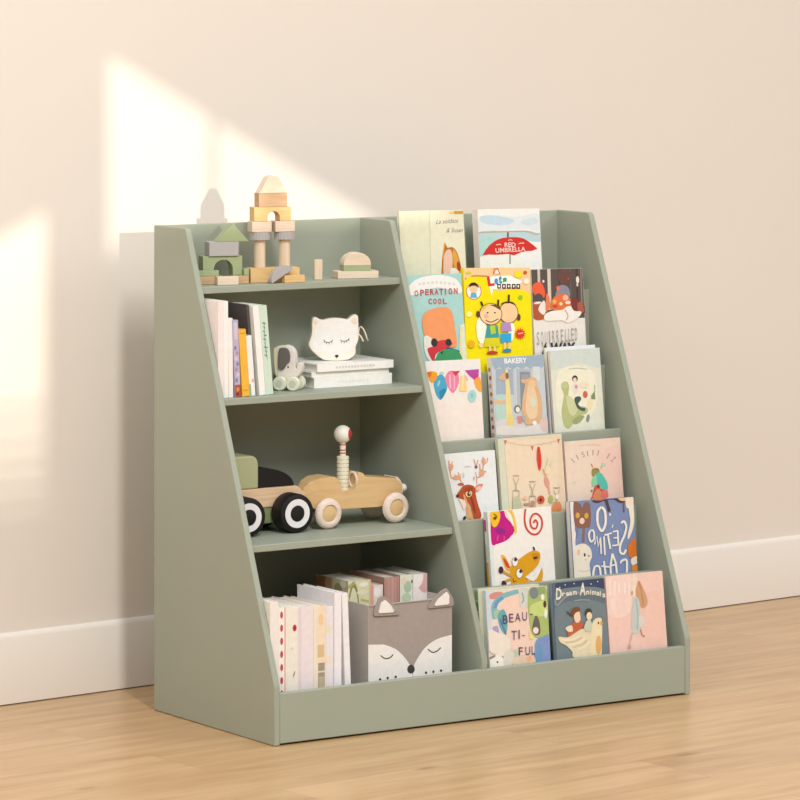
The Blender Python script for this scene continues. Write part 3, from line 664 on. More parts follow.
def a13(A):
    A.R(20, 60, 700, 900, '#7e8fb8'); A.P([(20, 60), (92, 60), (140, 900), (20, 900)], '#eae7e4')
    A.S([(95, 110), (150, 120), (170, 150), (190, 110), (235, 130), (240, 300), (190, 320), (110, 300)], '#8a6458'); A.E(130, 215, 18, 24, '#d9a93a'); A.E(205, 220, 18, 24, '#d9a93a'); A.E(168, 262, 22, 26, '#efd0b8'); A.L([(130, 320), (120, 400)], 14, '#6f8098'); A.L([(185, 320), (178, 440)], 22, '#8a6a62')
    A.S([(95, 330), (115, 360), (110, 430), (95, 430)], '#efe6da')
    A.S([(110, 500), (130, 460), (190, 452), (240, 490), (255, 560), (235, 620), (240, 760), (110, 760)], '#ece4d4'); A.E(140, 520, 14, 24, '#e8c3a2'); A.E(193, 543, 8, 15, '#3f3a3a'); A.E(228, 552, 9, 9, '#c98a80'); A.L([(140, 670), (190, 680), (235, 670)], 6, '#d3cabb'); A.L([(200, 575), (205, 590)], 6, '#c2a294')
    A.L([(255, 92), (300, 105), (360, 85), (440, 80), (500, 110), (560, 80)], 22, '#4b4348'); A.L([(370, 90), (385, 140), (400, 190)], 26, '#4d464e'); A.L([(520, 110), (525, 200)], 12, '#6a5c54')
    A.S([(255, 60), (330, 40), (345, 90), (280, 95)], '#d2694a'); A.S([(470, 60), (545, 55), (550, 100), (490, 100)], '#e6bf94'); A.S([(545, 60), (600, 70), (610, 160), (545, 160)], '#efe0cc'); A.E(405, 215, 9, 12, '#e8d9d0')
    A.S([(565, 160), (605, 150), (612, 300), (570, 420), (558, 400), (580, 280)], '#eee6d6'); A.S([(560, 490), (600, 430), (640, 430), (650, 580), (600, 585), (570, 560)], '#d8762c'); A.S([(590, 590), (640, 570), (650, 620), (600, 640)], '#efe0cc'); A.R(598, 640, 660, 800, '#d98a3c')
    w = '#f0ece0'
    A.L([(330, 150), (298, 190), (300, 290), (335, 350), (365, 290), (360, 190), (330, 150)], 20, w)
    # the title runs right to left on this cover
    A.L([(500, 290), (525, 275), (545, 320), (530, 390), (495, 470), (495, 530), (525, 545), (545, 510)], 18, w)
    A.L([(428, 360), (470, 350)], 13, w, False); A.L([(470, 350), (478, 470)], 15, w, False); A.L([(478, 470), (425, 475)], 13, w, False); A.L([(435, 412), (475, 408)], 12, w, False); A.L([(430, 300), (420, 325)], 9, w)
    A.L([(355, 385), (420, 370)], 13, w, False); A.L([(385, 380), (408, 500)], 16, w, False); A.L([(352, 395), (362, 550)], 14, w, False)
    A.L([(272, 460), (290, 390), (305, 480), (322, 400), (330, 540)], 13, w, False); A.L([(238, 340), (222, 380), (240, 435), (268, 410), (262, 350), (238, 340)], 15, w)
    A.L([(500, 605), (545, 595), (552, 660), (545, 760)], 18, w); A.L([(498, 605), (500, 625)], 12, w)
    A.L([(425, 540), (410, 640), (415, 740)], 17, w, False); A.L([(425, 540), (455, 620), (470, 740)], 17, w, False); A.L([(415, 640), (460, 630)], 13, w, False)
    A.L([(330, 640), (400, 650)], 13, w, False); A.L([(352, 600), (372, 740)], 16, w, False); A.L([(275, 640), (262, 700), (275, 770)], 18, w); A.L([(275, 640), (315, 650), (330, 760)], 17, w)
display('slate blue picture book with big white mirrored letters and cats', 1, 0.7402, 0.1415, 0.1503, 0.015, 0.4, ((62, 102), (605, 72), (650, 700)), 0.1433, a13, cover='#7e8fb8', spine='#eee9e2')

# ---- front tier
def a14(A):
    A.R(20, 40, 700, 900, '#e6d9cc'); A.S([(95, 90), (170, 80), (150, 300), (130, 420), (95, 420)], '#ccd6e2'); A.S([(240, 180), (420, 140), (470, 300), (480, 560), (400, 640), (280, 560), (260, 360)], '#efd2c2')
    A.S([(125, 130), (180, 105), (240, 110), (220, 150), (140, 165)], '#d98f80'); A.L([(175, 330), (165, 220), (220, 150), (310, 115), (370, 100)], lambda t: 52-18*t, '#83b6bc'); A.L([(170, 240), (190, 190), (240, 150)], 30, '#6f9cc2'); A.E(195, 290, 36, 40, '#a6c6a8')
    A.S([(195, 300), (240, 250), (275, 330), (260, 460), (210, 400)], '#6fa8b4'); A.S([(150, 400), (190, 390), (200, 450), (160, 430)], '#a8a2cc'); A.L([(210, 330), (260, 460)], 14, '#4f86aa')
    A.S([(375, 90), (440, 75), (450, 200), (390, 240)], '#cfd6cc'); A.L([(400, 110), (410, 170), (395, 200)], 10, '#9aa2a4')
    A.S([(455, 90), (600, 60), (630, 500), (560, 500), (500, 480), (460, 380)], '#a9bd72'); A.E(500, 115, 40, 50, '#7d8a8c'); A.E(565, 95, 32, 40, '#92ab70'); A.S([(470, 220), (600, 180), (610, 300), (480, 300)], '#c4d684'); A.E(590, 210, 14, 30, '#5c4038'); A.E(572, 150, 16, 26, '#efe9d8'); A.E(596, 290, 12, 40, '#eef0e2')
    A.S([(480, 430), (495, 340), (515, 305), (540, 350), (548, 450), (510, 470)], '#6e6660'); A.E(510, 430, 24, 28, '#f0e0d0'); A.S([(450, 430), (480, 470), (490, 500), (460, 500)], '#e6dc8a')
    A.S([(510, 520), (560, 485), (640, 480), (640, 680), (510, 690), (500, 600)], '#8098c8'); A.S([(520, 560), (560, 560), (560, 680), (510, 680)], '#6f9ac0')
    A.S([(110, 420), (200, 450), (270, 480), (300, 560), (250, 640), (150, 620), (100, 560)], '#ebe2d6'); A.S([(110, 660), (180, 630), (230, 660), (240, 740), (110, 760)], '#f0ece2'); A.E(184, 690, 8, 8, '#3c3634'); A.E(138, 650, 34, 10, '#8f8a86', -25); A.S([(240, 620), (290, 590), (330, 640), (300, 720), (240, 720)], '#dcd8cc'); A.E(335, 615, 14, 28, '#b2d0bc')
    A.S([(330, 660), (480, 640), (490, 720), (330, 730)], '#e2cbb2'); A.E(450, 665, 24, 26, '#efb08c')
    c = '#5a4a70'
    for ch, x, y, wd in zip('BEAU-', (232, 285, 335, 395, 462), (370, 358, 352, 345, 312), (42, 36, 46, 40, 22)): A.T(ch, x, y, 76 if ch != '-' else 60, c, wid=wd)
    for ch, x, y, wd in zip('TI-', (302, 362, 392), (505, 498, 485), (44, 10, 24)): A.T(ch, x, y, 80 if ch != '-' else 50, '#6a5880', wid=wd)
    for ch, x, y, wd in zip('FUL', (362, 418, 470), (638, 634, 630), (34, 38, 28)): A.T(ch, x, y, 74, '#4f466a', wid=wd)
display('pastel picture book reading BEAU-TI-FUL in purple letters, left end of front tier', 0, 0.4788, 0.1378, 0.1384, 0.011, 0.9, ((95, 95), (610, 55), (635, 680)), 0.1365, a14, cover='#e9ddd0', spine='#b9d6da')
def s14(th, h):
    A = Art((0, 0), (1, 0), (1, 1), th, h, h); A.R(0, 0, 1, 1, '#b9c9b0')
    for k, c in enumerate(('#8fae74', '#6f9a62', '#c99a84', '#d8d2b4', '#c2cca8')): A.R(0.1, 0.02+0.1*k, 0.9, 0.1+0.1*k, c)
    return A
face_book('book with a leafy green spine standing right behind the BEAU-TI-FUL book', 0, 0.4705, 0.1400, 0.138, 0.012, 0.6, 0.0190, cover='#cfd2bc', spine='#a9bf98', stripe=s14)
def a15(A):
    A.R(20, 60, 640, 900, '#74838a'); A.P([(60, 60), (560, 40), (560, 180), (430, 150), (300, 145), (160, 160), (60, 210)], '#3f4a66'); A.S([(90, 250), (250, 190), (430, 190), (530, 230), (540, 300), (400, 260), (200, 270), (100, 320)], '#66757f'); A.R(20, 90, 92, 900, '#5c6c84')
    A.L([(95, 250), (110, 300), (200, 215), (330, 195), (470, 205), (520, 240)], 16, '#8c979a')
    for x, y in ((175, 130), (395, 125), (250, 120), (450, 105), (130, 150)): A.E(x, y, 5, 5, '#e8e4d0')
    c = '#e6e2d2'
    for i, (ch, x, y) in enumerate(zip('ream', (150, 182, 208, 240), (225, 222, 217, 213))): A.T(ch, x, y, 46, c, wid=26 if ch != 'm' else 34, bold=0.03)
    A.T('D', 98, 250, 96, c, wid=48, bold=0.03); A.T('A', 298, 215, 104, c, wid=50, bold=0.03)
    for i, (ch, x, y) in enumerate(zip('nimals', (352, 386, 402, 440, 468, 490), (212, 214, 216, 222, 230, 238))): A.T(ch, x, y, 46, c, wid={'i': 8, 'l': 8, 'm': 34}.get(ch, 26), bold=0.03)
    A.L([(250, 265), (320, 258), (380, 262)], 12, '#8f9ca0')
    A.S([(125, 565), (200, 570), (260, 530), (330, 500), (400, 520), (440, 600), (440, 720), (260, 740), (240, 690), (190, 640), (140, 610)], '#e4d8b8')
    for k in range(5): A.L([(150+k*32, 590+k*22), (230+k*30, 590+k*14), (300+k*22, 560+k*12)], 10, ('#efe8d0', '#cdbd94')[k % 2])
    A.S([(400, 480), (420, 430), (460, 410), (488, 440), (490, 640), (480, 730), (400, 740), (395, 600)], '#e9dcb4'); A.E(462, 640, 26, 80, '#dfae6c'); A.E(458, 455, 7, 12, '#4f4436'); A.S([(475, 440), (500, 455), (480, 475)], '#d9a04a')
    A.S([(255, 440), (290, 430), (330, 460), (320, 490), (250, 540), (205, 560), (200, 500)], '#c2643e'); A.S([(180, 490), (230, 470), (240, 520), (200, 520)], '#e8d9bc'); A.S([(250, 370), (290, 350), (305, 420), (280, 450), (255, 430)], '#eed2b4'); A.S([(225, 370), (240, 325), (290, 320), (298, 350), (262, 365), (240, 400)], '#7c5038'); A.L([(190, 355), (225, 385)], 12, '#5a4c44')
    A.S([(340, 380), (355, 335), (390, 335), (400, 370), (370, 385)], '#4b4632'); A.E(378, 395, 24, 34, '#eed8bc'); A.S([(335, 490), (360, 430), (395, 440), (400, 520), (350, 520)], '#c9cdb8')
display('dark blue-grey picture book with two children riding a white bird, middle of front tier', 0, 0.6297, 0.139, 0.1205, 0.011, 0.0, ((65, 115), (505, 75), (555, 710)), 0.140, a15, cover='#6f7f88', spine='#8fa4b4')
def a16(A):
    A.R(20, 40, 640, 900, '#edcabf'); A.S([(40, 110), (250, 100), (240, 400), (60, 420)], '#f0d4ca'); A.S([(330, 300), (520, 250), (540, 650), (360, 660)], '#edc6b8')
    for x in (70, 110, 145, 195, 230): A.R(x-8, 130+x*0.1, x+8, 230+(x*37 % 40), '#f4e0d8')
    A.E(90, 330, 26, 50, '#f2dcd2'); A.S([(260, 90), (290, 85), (295, 200), (280, 270), (255, 260), (258, 180)], '#ecdcc6')
    A.S([(285, 230), (310, 140), (345, 190), (385, 290), (380, 350), (340, 365), (315, 320)], '#cf9f7c'); A.L([(310, 140), (335, 230), (350, 340)], 10, '#b98860')
    A.S([(262, 300), (290, 270), (320, 320), (325, 430), (320, 560), (260, 570), (255, 420)], '#c3ccc8'); A.L([(290, 290), (305, 430), (300, 550)], 12, '#aebab8'); A.S([(320, 430), (360, 450), (350, 520), (320, 520)], '#d9d4cc')
    A.L([(258, 570), (240, 650), (232, 700)], 12, '#dcae9c'); A.L([(330, 545), (340, 590), (365, 605)], 12, '#b88a84'); A.E(255, 240, 8, 18, '#cf9484'); A.E(235, 690, 14, 20, '#c8a49c')
display('pale pink picture book with a standing girl in grey-blue dress, right end of front tier', 0, 0.7535, 0.1412, 0.1350, 0.008, 0.0, ((30, 100), (515, 55), (560, 690)), 0.142, a16, cover='#edcec4')
# ------------------------------------------------------------------ wooden blocks on the top shelf
NAT = wood('natural_wood', (232, 217, 197), (219, 199, 175)); TAN = wood('tan_wood', (206, 174, 138), (190, 155, 118)); HONEY = wood('honey_wood', (229, 196, 142), (217, 179, 120))
PALE = wood('pale_wood', (229, 212, 194), (214, 192, 170)); PALEZ = wood('pale_upright_wood', (230, 212, 188), (217, 195, 168), axis=2)
GREENW = mat('green_stain', (160, 174, 134), rough=0.6, var=0.05, scale=60); GREYW = mat('grey_stain', (178, 176, 176), rough=0.6, var=0.05, scale=60)
S1 = SHZ[0]+0.0003
def arched(w, h, r, n=14):
    """an arch block outline, hole of radius r centred on its foot"""
    return lambda cx, top: [(0, 0), (0, h), (w, h), (w, 0), (cx+r, 0)]+[(cx+r*math.cos(PI*k/n), (top-r)+r*math.sin(PI*k/n)) for k in range(n+1)]+[(cx-r, 0)]
def block(name, label, m, kind, frame, x, y, z, dims, group, bevel=0.0008, extra=None):
    """one building block in the frame of its little building"""
    loc = frame @ Vector((x, y, z))
    bm = bmesh.new()
    if kind == 'box': box(bm, 0, 0, 0, *dims)
    elif kind == 'rod': lathe(bm, [(dims[0], 0), (dims[0], dims[1])], 28)
    elif kind == 'prism': prism(bm, dims[0], 0, dims[1], 'y')
    elif kind == 'ridged':
        n = 22; pts = []
        for k in range(n*2):
            r = dims[0]*(1 if k % 2 else 0.94); a = PI*k/n; pts.append((r*math.cos(a), r*math.sin(a)))
        prism(bm, pts, 0, dims[1], 'z')
    o = obj(name, bm, m, None, bevel)
    o.location = loc; o.rotation_euler = (0, 0, extra if extra is not None else frame.to_euler().z)
    o['kind'] = 'thing'
    return tag(o, label, 'toy block', group)
G = 'wooden building blocks'
FT = Matrix.Translation((0.141, 0.310, S1)) @ Matrix.Rotation(-0.25, 4, 'Z')
e = 0.0002
block('toy_block', 'long honey-coloured base block under the tall block tower', HONEY, 'box', FT, 0, 0, 0, (0.0956, 0.034, 0.0268), G)
for cx, nm in ((0.0231, 'left'), (0.0712, 'right')):
    block('toy_pillar', f'{nm} of the two pale round pillars in the block tower', PALEZ, 'rod', FT, cx, 0.0172, 0.027, (0.0106, 0.0518), G, 0.0005)
    block('toy_disc', f'grey ridged disc on the {nm} pillar of the block tower', GREYW, 'ridged', FT, cx, 0.0172, 0.079, (0.0192, 0.0142), G, 0)
block('toy_block', 'pale wooden block on the left grey disc of the tower', PALE, 'box', FT, 0.0038, 0.002, 0.0934, (0.038, 0.03, 0.0198), G)
block('toy_block', 'pale wooden block on the right grey disc of the tower', PALE, 'box', FT, 0.0490, 0.002, 0.0934, (0.038, 0.03, 0.0198), G)
block('toy_arch', 'honey-coloured arch block bridging the two legs of the tower', HONEY, 'prism', FT, 0.0078, 0.002, 0.1134, (arched(0.0718, 0.0264, 0.0118)(0.038, 0.0185), 0.03), G)
block('toy_brick', 'tan wooden brick between arch and roof of the tower', TAN, 'box', FT, 0.0172, 0.002, 0.140, (0.055, 0.03, 0.0254), G)
block('triangle_block', 'pale wooden roof block with blunt peak on top of the tower', NAT, 'prism', FT, 0.0185, 0.002, 0.1656, (rounded([(0, 0), (0.0175, 0.0305), (0.0285, 0.0325), (0.0365, 0.0305), (0.0535, 0)], [0, 0.006, 0.012, 0.006, 0]), 0.03), G)
# cut-out half moon leaning on the tower's base
hm = [(0.0, 0.0)]+[(0.0265-0.0265*math.cos(PI*k/12), 0.0175*math.sin(PI*k/12)) for k in range(1, 12)]+[(0.053, 0.0)]
bm = bmesh.new(); prism(bm, hm, 0, 0.0112, 'y')
o = obj('toy_half_moon', bm, GREYW, None, 0.0008); o.location = (0.166, 0.2742, S1); o.rotation_euler = (0, -0.50, 0)
tag(o, 'grey half-moon block tilted against the base of the tower', 'toy block', G)
block('toy_block', 'small honey-coloured block lying flat right of the tower base', HONEY, 'box', Matrix.Translation((0.1935, 0.2738, S1)), 0, 0, 0, (0.0440, 0.0112, 0.0136), G)
block('toy_block', 'small pale block standing upright alone on the top shelf', PALEZ, 'box', Matrix.Translation((0.2824, 0.312, S1)) @ Matrix.Rotation(-0.5, 4, 'Z'), 0, 0, 0, (0.0152, 0.0152, 0.0373), G)
FC = Matrix.Translation((0.040, 0.325, S1)) @ Matrix.Rotation(-0.3, 4, 'Z')
block('toy_brick', 'tan brick at the left foot of the green block castle', TAN, 'box', FC, 0.0, 0, 0, (0.046, 0.045, 0.0152), G)
block('toy_brick', 'tan brick at the right foot of the green block castle', TAN, 'box', FC, 0.0640, 0, 0, (0.0300, 0.045, 0.0152), G)
block('toy_brick', 'pale brick lying in front of the green block castle', NAT, 'box', FC, 0.0290, -0.0215, 0, (0.0400, 0.02, 0.0155), G)
block('toy_slab', 'thin green slab in front of the left arch foot', GREENW, 'box', FC, -0.003, 0, 0.0154, (0.040, 0.0115, 0.0104), G)
block('toy_slab', 'small green slab right of the green arch', GREENW, 'box', FC, 0.0850, 0.002, 0.0154, (0.0098, 0.03, 0.0118), G)
block('toy_arch', 'green arch block of the small block castle', GREENW, 'prism', FC, 0.0095, 0.0122, 0.0154, (arched(0.0750, 0.0357, 0.0178)(0.0390, 0.0289), 0.0325), G)
block('toy_brick', 'grey brick on top of the green arch', GREYW, 'box', FC, 0.0205, 0.008, 0.0513, (0.0560, 0.036, 0.0262), G)
block('triangle_block', 'green triangular roof block on the grey brick', GREENW, 'prism', FC, 0.0350, 0.011, 0.0777, ([(0, 0), (0.0325, 0.0325), (0.062, 0)], 0.03), G)
FD = Matrix.Translation((0.3232, 0.309, S1)) @ Matrix.Rotation(-0.3, 4, 'Z')
block('toy_slab', 'pale wooden slab under the rounded block', NAT, 'box', FD, 0.0085, 0, 0, (0.0795, 0.042, 0.0137), G)
t = thing('toy_dome', 'half-round block, pale wood with a green lower band, on a slab', 'toy block', FD @ Vector((0.0215, 0.005, 0.0139)), (0, 0, -0.3), G)
bm = bmesh.new(); prism(bm, [(0, 0), (0, 0.0105), (0.0530, 0.0105), (0.0530, 0)], 0, 0.03, 'y'); obj('band', bm, GREENW, t, 0.0006)
bm = bmesh.new(); prism(bm, [(0, 0.0106)]+[(0.0265-0.0265*math.cos(PI*k/16), 0.0125+0.0220*math.sin(PI*k/16)) for k in range(17)]+[(0.0530, 0.0106)], 0, 0.03, 'y'); obj('rounded_top', bm, NAT, t, 0.0006)

# ------------------------------------------------------------------ upright books (spines out)
def upright(label, x, y, z, th, h, d, lean, cover, spine=None, pages='#f1ebe0', art=None, group=None, rz=0.0, soft=False, side_art=None):
    """x is the bottom left edge of the spine; lean > 0 tips the top to the left"""
    a = math.radians(lean)
    lift = th*math.sin(-a) if a < 0 else 0
    t = thing('book', label, 'book', (x, y, z+0.0003+(th*math.sin(a) if a > 0 else 0)*0+abs(lift)*0), (0, 0, 0), group)
    t.rotation_euler = Euler((0, -a, rz), 'XYZ')
    if a < 0: t.location.z += th*math.sin(-a)
    cb = min(0.0018, th*0.2) if not soft else 0.0004
    bm = newbm()
    paint(bm, box(bm, 0, 0, 0, cb, d, h), cover); paint(bm, box(bm, th-cb, 0, 0, th, d, h), cover)
    paint(bm, box(bm, cb, 0, 0, th-cb, cb, h), spine or cover)
    if art:
        A = Art((0, 0), (1, 0), (1, 1), th, h, h)
        if spine: A.R(0, 0, 1, 1, spine)
        art(A); ink(bm, A, lambda u, v, l: (u, -l, v))
    elif spine:
        A = Art((0, 0), (1, 0), (1, 1), th, h, h); A.R(0, 0, 1, 1, spine); ink(bm, A, lambda u, v, l: (u, -l, v))
    if side_art:
        A = Art((0, 0), (1, 0), (1, 1), d, h, h); side_art(A); ink(bm, A, lambda u, v, l: (-l, u, v))
    inkobj('cover', bm, t)
    i = 0.0022
    bm = newbm(); paint(bm, box(bm, cb, cb, i, th-cb, d-i, h-i), pages); inkobj('pages', bm, t)
    return t
G2 = 'books upright on the second shelf'
S2 = SHZ[1]; Y2 = 0.212
def sp_lines(c, rows):
    def f(A):
        for y0, y1, x0, x1 in rows: A.R(x0, y0, x1, y1, c)
    return f
upright('wide pinkish white book against the left side panel on the second shelf', 0.0127, Y2+0.001, S2, 0.0120, 0.175, 0.135, 0.0, '#efe6e6', group=G2)
upright('tall plain white book second from the left panel on second shelf', 0.0250, Y2, S2, 0.0088, 0.1755, 0.13, 0.3, '#f3f1ef', group=G2)
upright('narrow white book just left of the lilac patterned spine', 0.0347, Y2, S2, 0.0092, 0.144, 0.11, 0.6, '#f1eeea', group=G2)
def lil(A):
    A.R(0, 0.0, 1, 0.3, '#b9b2cc'); A.R(0.2, 0.03, 0.8, 0.25, '#cfc8dc')
    for k in range(7): A.E(0.35+0.3*(k % 2), 0.36+k*0.07, 0.24, 0.028, ('#8f7fae', '#b78fa4', '#d8cfe0')[k % 3])
    A.R(0, 0.84, 1, 1, '#b5543e'); A.E(0.5, 0.9, 0.3, 0.03, '#d98a5c'); A.E(0.4, 0.96, 0.3, 0.02, '#7a3a34')
upright('slim book with a lilac patterned spine, red at its foot', 0.0471, Y2-0.002, S2, 0.0116, 0.140, 0.11, 2.4, '#b5aecb', '#bdb5d0', art=lil, group=G2)
upright('bright yellow-orange book on the second shelf', 0.0623, Y2-0.002, S2, 0.0155, 0.1225, 0.11, 4.0, '#e9b13c', '#efb945', art=sp_lines('#d99a2c', ((0.05, 0.07, 0.15, 0.85), (0.9, 0.92, 0.15, 0.85))), group=G2)
upright('small white book between the yellow book and the dark grey book', 0.0797, Y2, S2, 0.0118, 0.1105, 0.11, 4.6, '#eef0ee', '#eef0f0', art=lambda A: (A.R(0, 0.8, 0.3, 1, '#8fb08a'), A.R(0.5, 0.72, 0.9, 0.78, '#d8b4a4')), group=G2)
upright('tall dark grey book standing behind shorter ones on second shelf', 0.0939, Y2+0.012, S2, 0.0055, 0.166, 0.12, 5.2, '#56514f', '#5a5553', group=G2)
upright('tall white book left of the mint green book', 0.1003, Y2, S2, 0.0128, 0.1645, 0.115, 5.2, '#f2f2ee', '#f4f3ef', group=G2)
def mint(A):
    A.R(0, 0, 1, 1, '#cfe3d4')
    for k in range(9): A.L([(0.25+0.1*(k % 2), 0.19+k*0.045), (0.7-0.1*(k % 3), 0.205+k*0.045)], 0.013, '#5f8a78', False)
    A.L([(0.5, 0.18), (0.42, 0.4), (0.55, 0.6)], 0.06, '#6f9886')
upright('pale mint green book with dark green script down its spine', 0.1135, Y2, S2, 0.0165, 0.1635, 0.115, 5.2, '#cfe3d4', '#cfe3d4', art=mint, group=G2)

# ------------------------------------------------------------------ the lying books and the toys on the second shelf
def lying(label, x, y, z, w, d, th, rz, cover, art=None, group=None, inset=0.002):
    t = thing('book', label, 'book', (x, y, z), (0, 0, rz), group)
    cb = min(0.002, th*0.25)
    bm = newbm(); paint(bm, box(bm, 0, 0, 0, w, d, cb), cover); paint(bm, box(bm, 0, 0, th-cb, w, d, th), cover); paint(bm, box(bm, 0, 0, cb, w, cb, th-cb), cover)
    if art:
        A = Art((0, 0), (1, 0), (1, 1), w, th, th); art(A); ink(bm, A, lambda u, v, l: (u, -l, v))
    inkobj('cover', bm, t)
    bm = newbm(); paint(bm, box(bm, inset, cb, cb, w-inset, d-inset, th-cb), '#e9e5da'); inkobj('pages', bm, t)
G3 = 'white books stacked flat on the second shelf'
def pale_rule(A):
    for k in range(13): A.R(0.24+k*0.04, 0.4-0.012*(k % 3), 0.268+k*0.04, 0.66, '#dddcd6')
lying('lowest of the three flat white books on the second shelf', 0.2500, 0.262, S2+0.0003, 0.1735, 0.132, 0.0198, 0.0, '#f4f3ef', art=lambda A: [A.R(0.3+k*0.045, 0.42, 0.33+k*0.045, 0.62, '#eae9e3') for k in range(9)], group=G3)
lying('thin middle book of the three flat white books', 0.2470, 0.266, S2+0.0203, 0.1735, 0.126, 0.0098, 0.01, '#ebe9e2', group=G3)
lying('top one of the flat white books, under the animal-face toy', 0.2560, 0.2605, S2+0.0303, 0.1700, 0.136, 0.0145, 0.0, '#f5f4f0', art=pale_rule, group=G3)
ZB = S2+0.0450
# cat-face toy
CAT = thing('toy_animal_face', 'white wooden sleeping cat-face toy propped on the flat white books', 'toy', (0.3210, 0.300, ZB), (0, 0, -0.44))
k = 1/(6.667*539)
cat = [(160, 320), (172, 285), (182, 235), (182, 180), (190, 148), (212, 142), (250, 160), (300, 152), (340, 149), (385, 152), (425, 158), (455, 135), (484, 128), (496, 145), (499, 200), (500, 255), (497, 300), (480, 345), (478, 390), (440, 424), (395, 434), (350, 436), (300, 434), (255, 425), (205, 388), (175, 355)]
cp = smooth([((x-340)*k, (436-y)*k) for x, y in cat], n=4)
bm = bmesh.new(); prism(bm, cp, 0, 0.021, 'y'); obj('body', bm, wood('cream_wood', (245, 240, 229), (238, 230, 215)), CAT, 0.002, 3)
face = [(186, 312), (200, 262), (208, 215), (222, 178), (262, 168), (340, 157), (420, 164), (456, 172), (486, 200), (490, 262), (484, 310), (462, 352), (425, 372), (350, 384), (270, 376), (208, 352)]
A = Art((0, 0), (1, 0), (1, 1), 1, 1, 1); A.f = lambda p: ((p[0]-340)*k+0.5, (436-p[1])*k+0.5); A.w = A.h = 1
A.S(face, '#f1f1f0')
for pts in ([(262, 292), (272, 306), (292, 312), (312, 306), (324, 294)], [(375, 296), (388, 303), (405, 304), (424, 297), (436, 284)]): A.L(pts, 5, '#55525a')
for x, y, dx in ((268, 304, -6), (282, 312, -3), (298, 314, 1), (314, 308, 5), (384, 306, -3), (400, 308, 1), (416, 303, 4), (430, 293, 6)): A.L([(x, y), (x+dx, y+11)], 3.5, '#6b6870', False)
A.S([(338, 400), (350, 395), (362, 399), (360, 408), (350, 414), (340, 408)], '#35302e')
A.L([(350, 412), (350, 422)], 3, '#8a8078', False)
A.S([(198, 160), (212, 158), (222, 175), (205, 190)], '#f0e2d2'); A.S([(452, 160), (478, 148), (484, 180), (462, 185)], '#efdccb')
bm = newbm(); ink(bm, A, lambda u, v, l: (u-0.5, -0.0002-l, v-0.5)); inkobj('painted_face', bm, CAT)
bm = bmesh.new(); tube(bm, [(0.0445, 0.012, 0.046), (0.047, 0.012, 0.060), (0.050, 0.012, 0.063), (0.055, 0.011, 0.058), (0.060, 0.010, 0.046), (0.0615, 0.010, 0.040)], 0.0014); obj('cord', bm, mat('cord_cream', (226, 216, 196), rough=0.9), CAT)
bm = bmesh.new(); tube(bm, [(0.0445, 0.010, 0.050), (0.050, 0.009, 0.044), (0.0545, 0.009, 0.035)], 0.0016); obj('cord_tail', bm, mat('cord_cream', (226, 216, 196)), CAT)
bm = bmesh.new(); lathe(bm, [(0, -0.002), (0.002, 0), (0, 0.002)], 12, Matrix.Translation((0.063, 0.010, 0.0375))); obj('bead', bm, mat('bead_cream', (214, 210, 198)), CAT)
bm = bmesh.new(); lathe(bm, [(0, -0.0022), (0.0022, 0), (0, 0.0022)], 12, Matrix.Translation((0.0438, 0.010, 0.0425))); obj('knot', bm, mat('dark_bead', (60, 54, 50)), CAT)
# elephant on wheels
EL = thing('toy_elephant', 'small pale wooden elephant on wheels with a dark grey ear', 'toy', (0.1985, 0.268, S2+0.0003), (0, 0, -0.86))
kx = 1/(13.33*539*1.20); kz = 1/(13.33*539)
def epts(P, n=5): return smooth([((x-330)*kx, (742-y)*kz) for x, y in P], n=n)
ELW = wood('elephant_white', (232, 226, 220), (222, 213, 205)); ELY = mat('elephant_cream', (228, 219, 184), var=0.03)
bm = bmesh.new(); prism(bm, epts([(178, 178), (240, 155), (310, 145), (380, 168), (430, 215), (452, 285), (456, 400), (464, 452), (486, 445), (496, 385), (520, 372), (558, 384), (568, 440), (545, 505), (500, 550), (450, 590), (400, 640), (250, 640), (175, 600), (165, 400)]), -0.0095, 0.0095, 'y'); obj('body', bm, ELW, EL, 0.0015, 2)
bm = bmesh.new(); prism(bm, epts([(98, 205), (130, 180), (180, 174), (182, 400), (176, 560), (130, 545), (105, 400)]), -0.008, 0.008, 'y'); obj('rump', bm, ELY, EL, 0.002, 2)
for s in (-1, 1):
    bm = bmesh.new(); prism(bm, epts([(205, 190), (260, 175), (320, 180), (365, 215), (382, 290), (370, 360), (325, 390), (295, 440), (240, 470), (190, 455), (180, 380), (185, 270)]), s*0.0097, s*0.0135, 'y'); obj('ear', bm, mat('ear_grey', (104, 99, 97), var=0.03), EL, 0.001)
    bm = bmesh.new(); lathe(bm, [(0.0018, 0), (0.0018, 0.0004)], 10, Matrix.Translation(((342-330)*kx, s*0.0096, (742-432)*kz)) @ Matrix.Rotation(PI/2*s, 4, 'X')); obj('eye', bm, mat('ink_black', (40, 36, 36)), EL)
    for wx in (-0.0120, 0.0135):
        o_ = None
        bm = bmesh.new(); lathe(bm, [(0.0, 0.0), (0.0095, 0.0), (0.0129, 0.0015), (0.0132, 0.004), (0.0132, 0.010), (0.0115, 0.012), (0.0, 0.012)], 28, Matrix.Translation((wx, s*0.0105, 0.0132)) @ Matrix.Rotation(-PI/2*s, 4, 'X')); wh = obj('wheel', bm, mat('wheel_cream', (226, 228, 204), var=0.02), EL)
        bm = bmesh.new(); lathe(bm, [(0.0, 0.0006), (0.0065, 0.0006), (0.007, 0.0)], 24, Matrix.Translation((wx, s*0.0225, 0.0132)) @ Matrix.Rotation(-PI/2*s, 4, 'X')); obj('hub', bm, mat('hub_grey', (200, 201, 190)), wh)

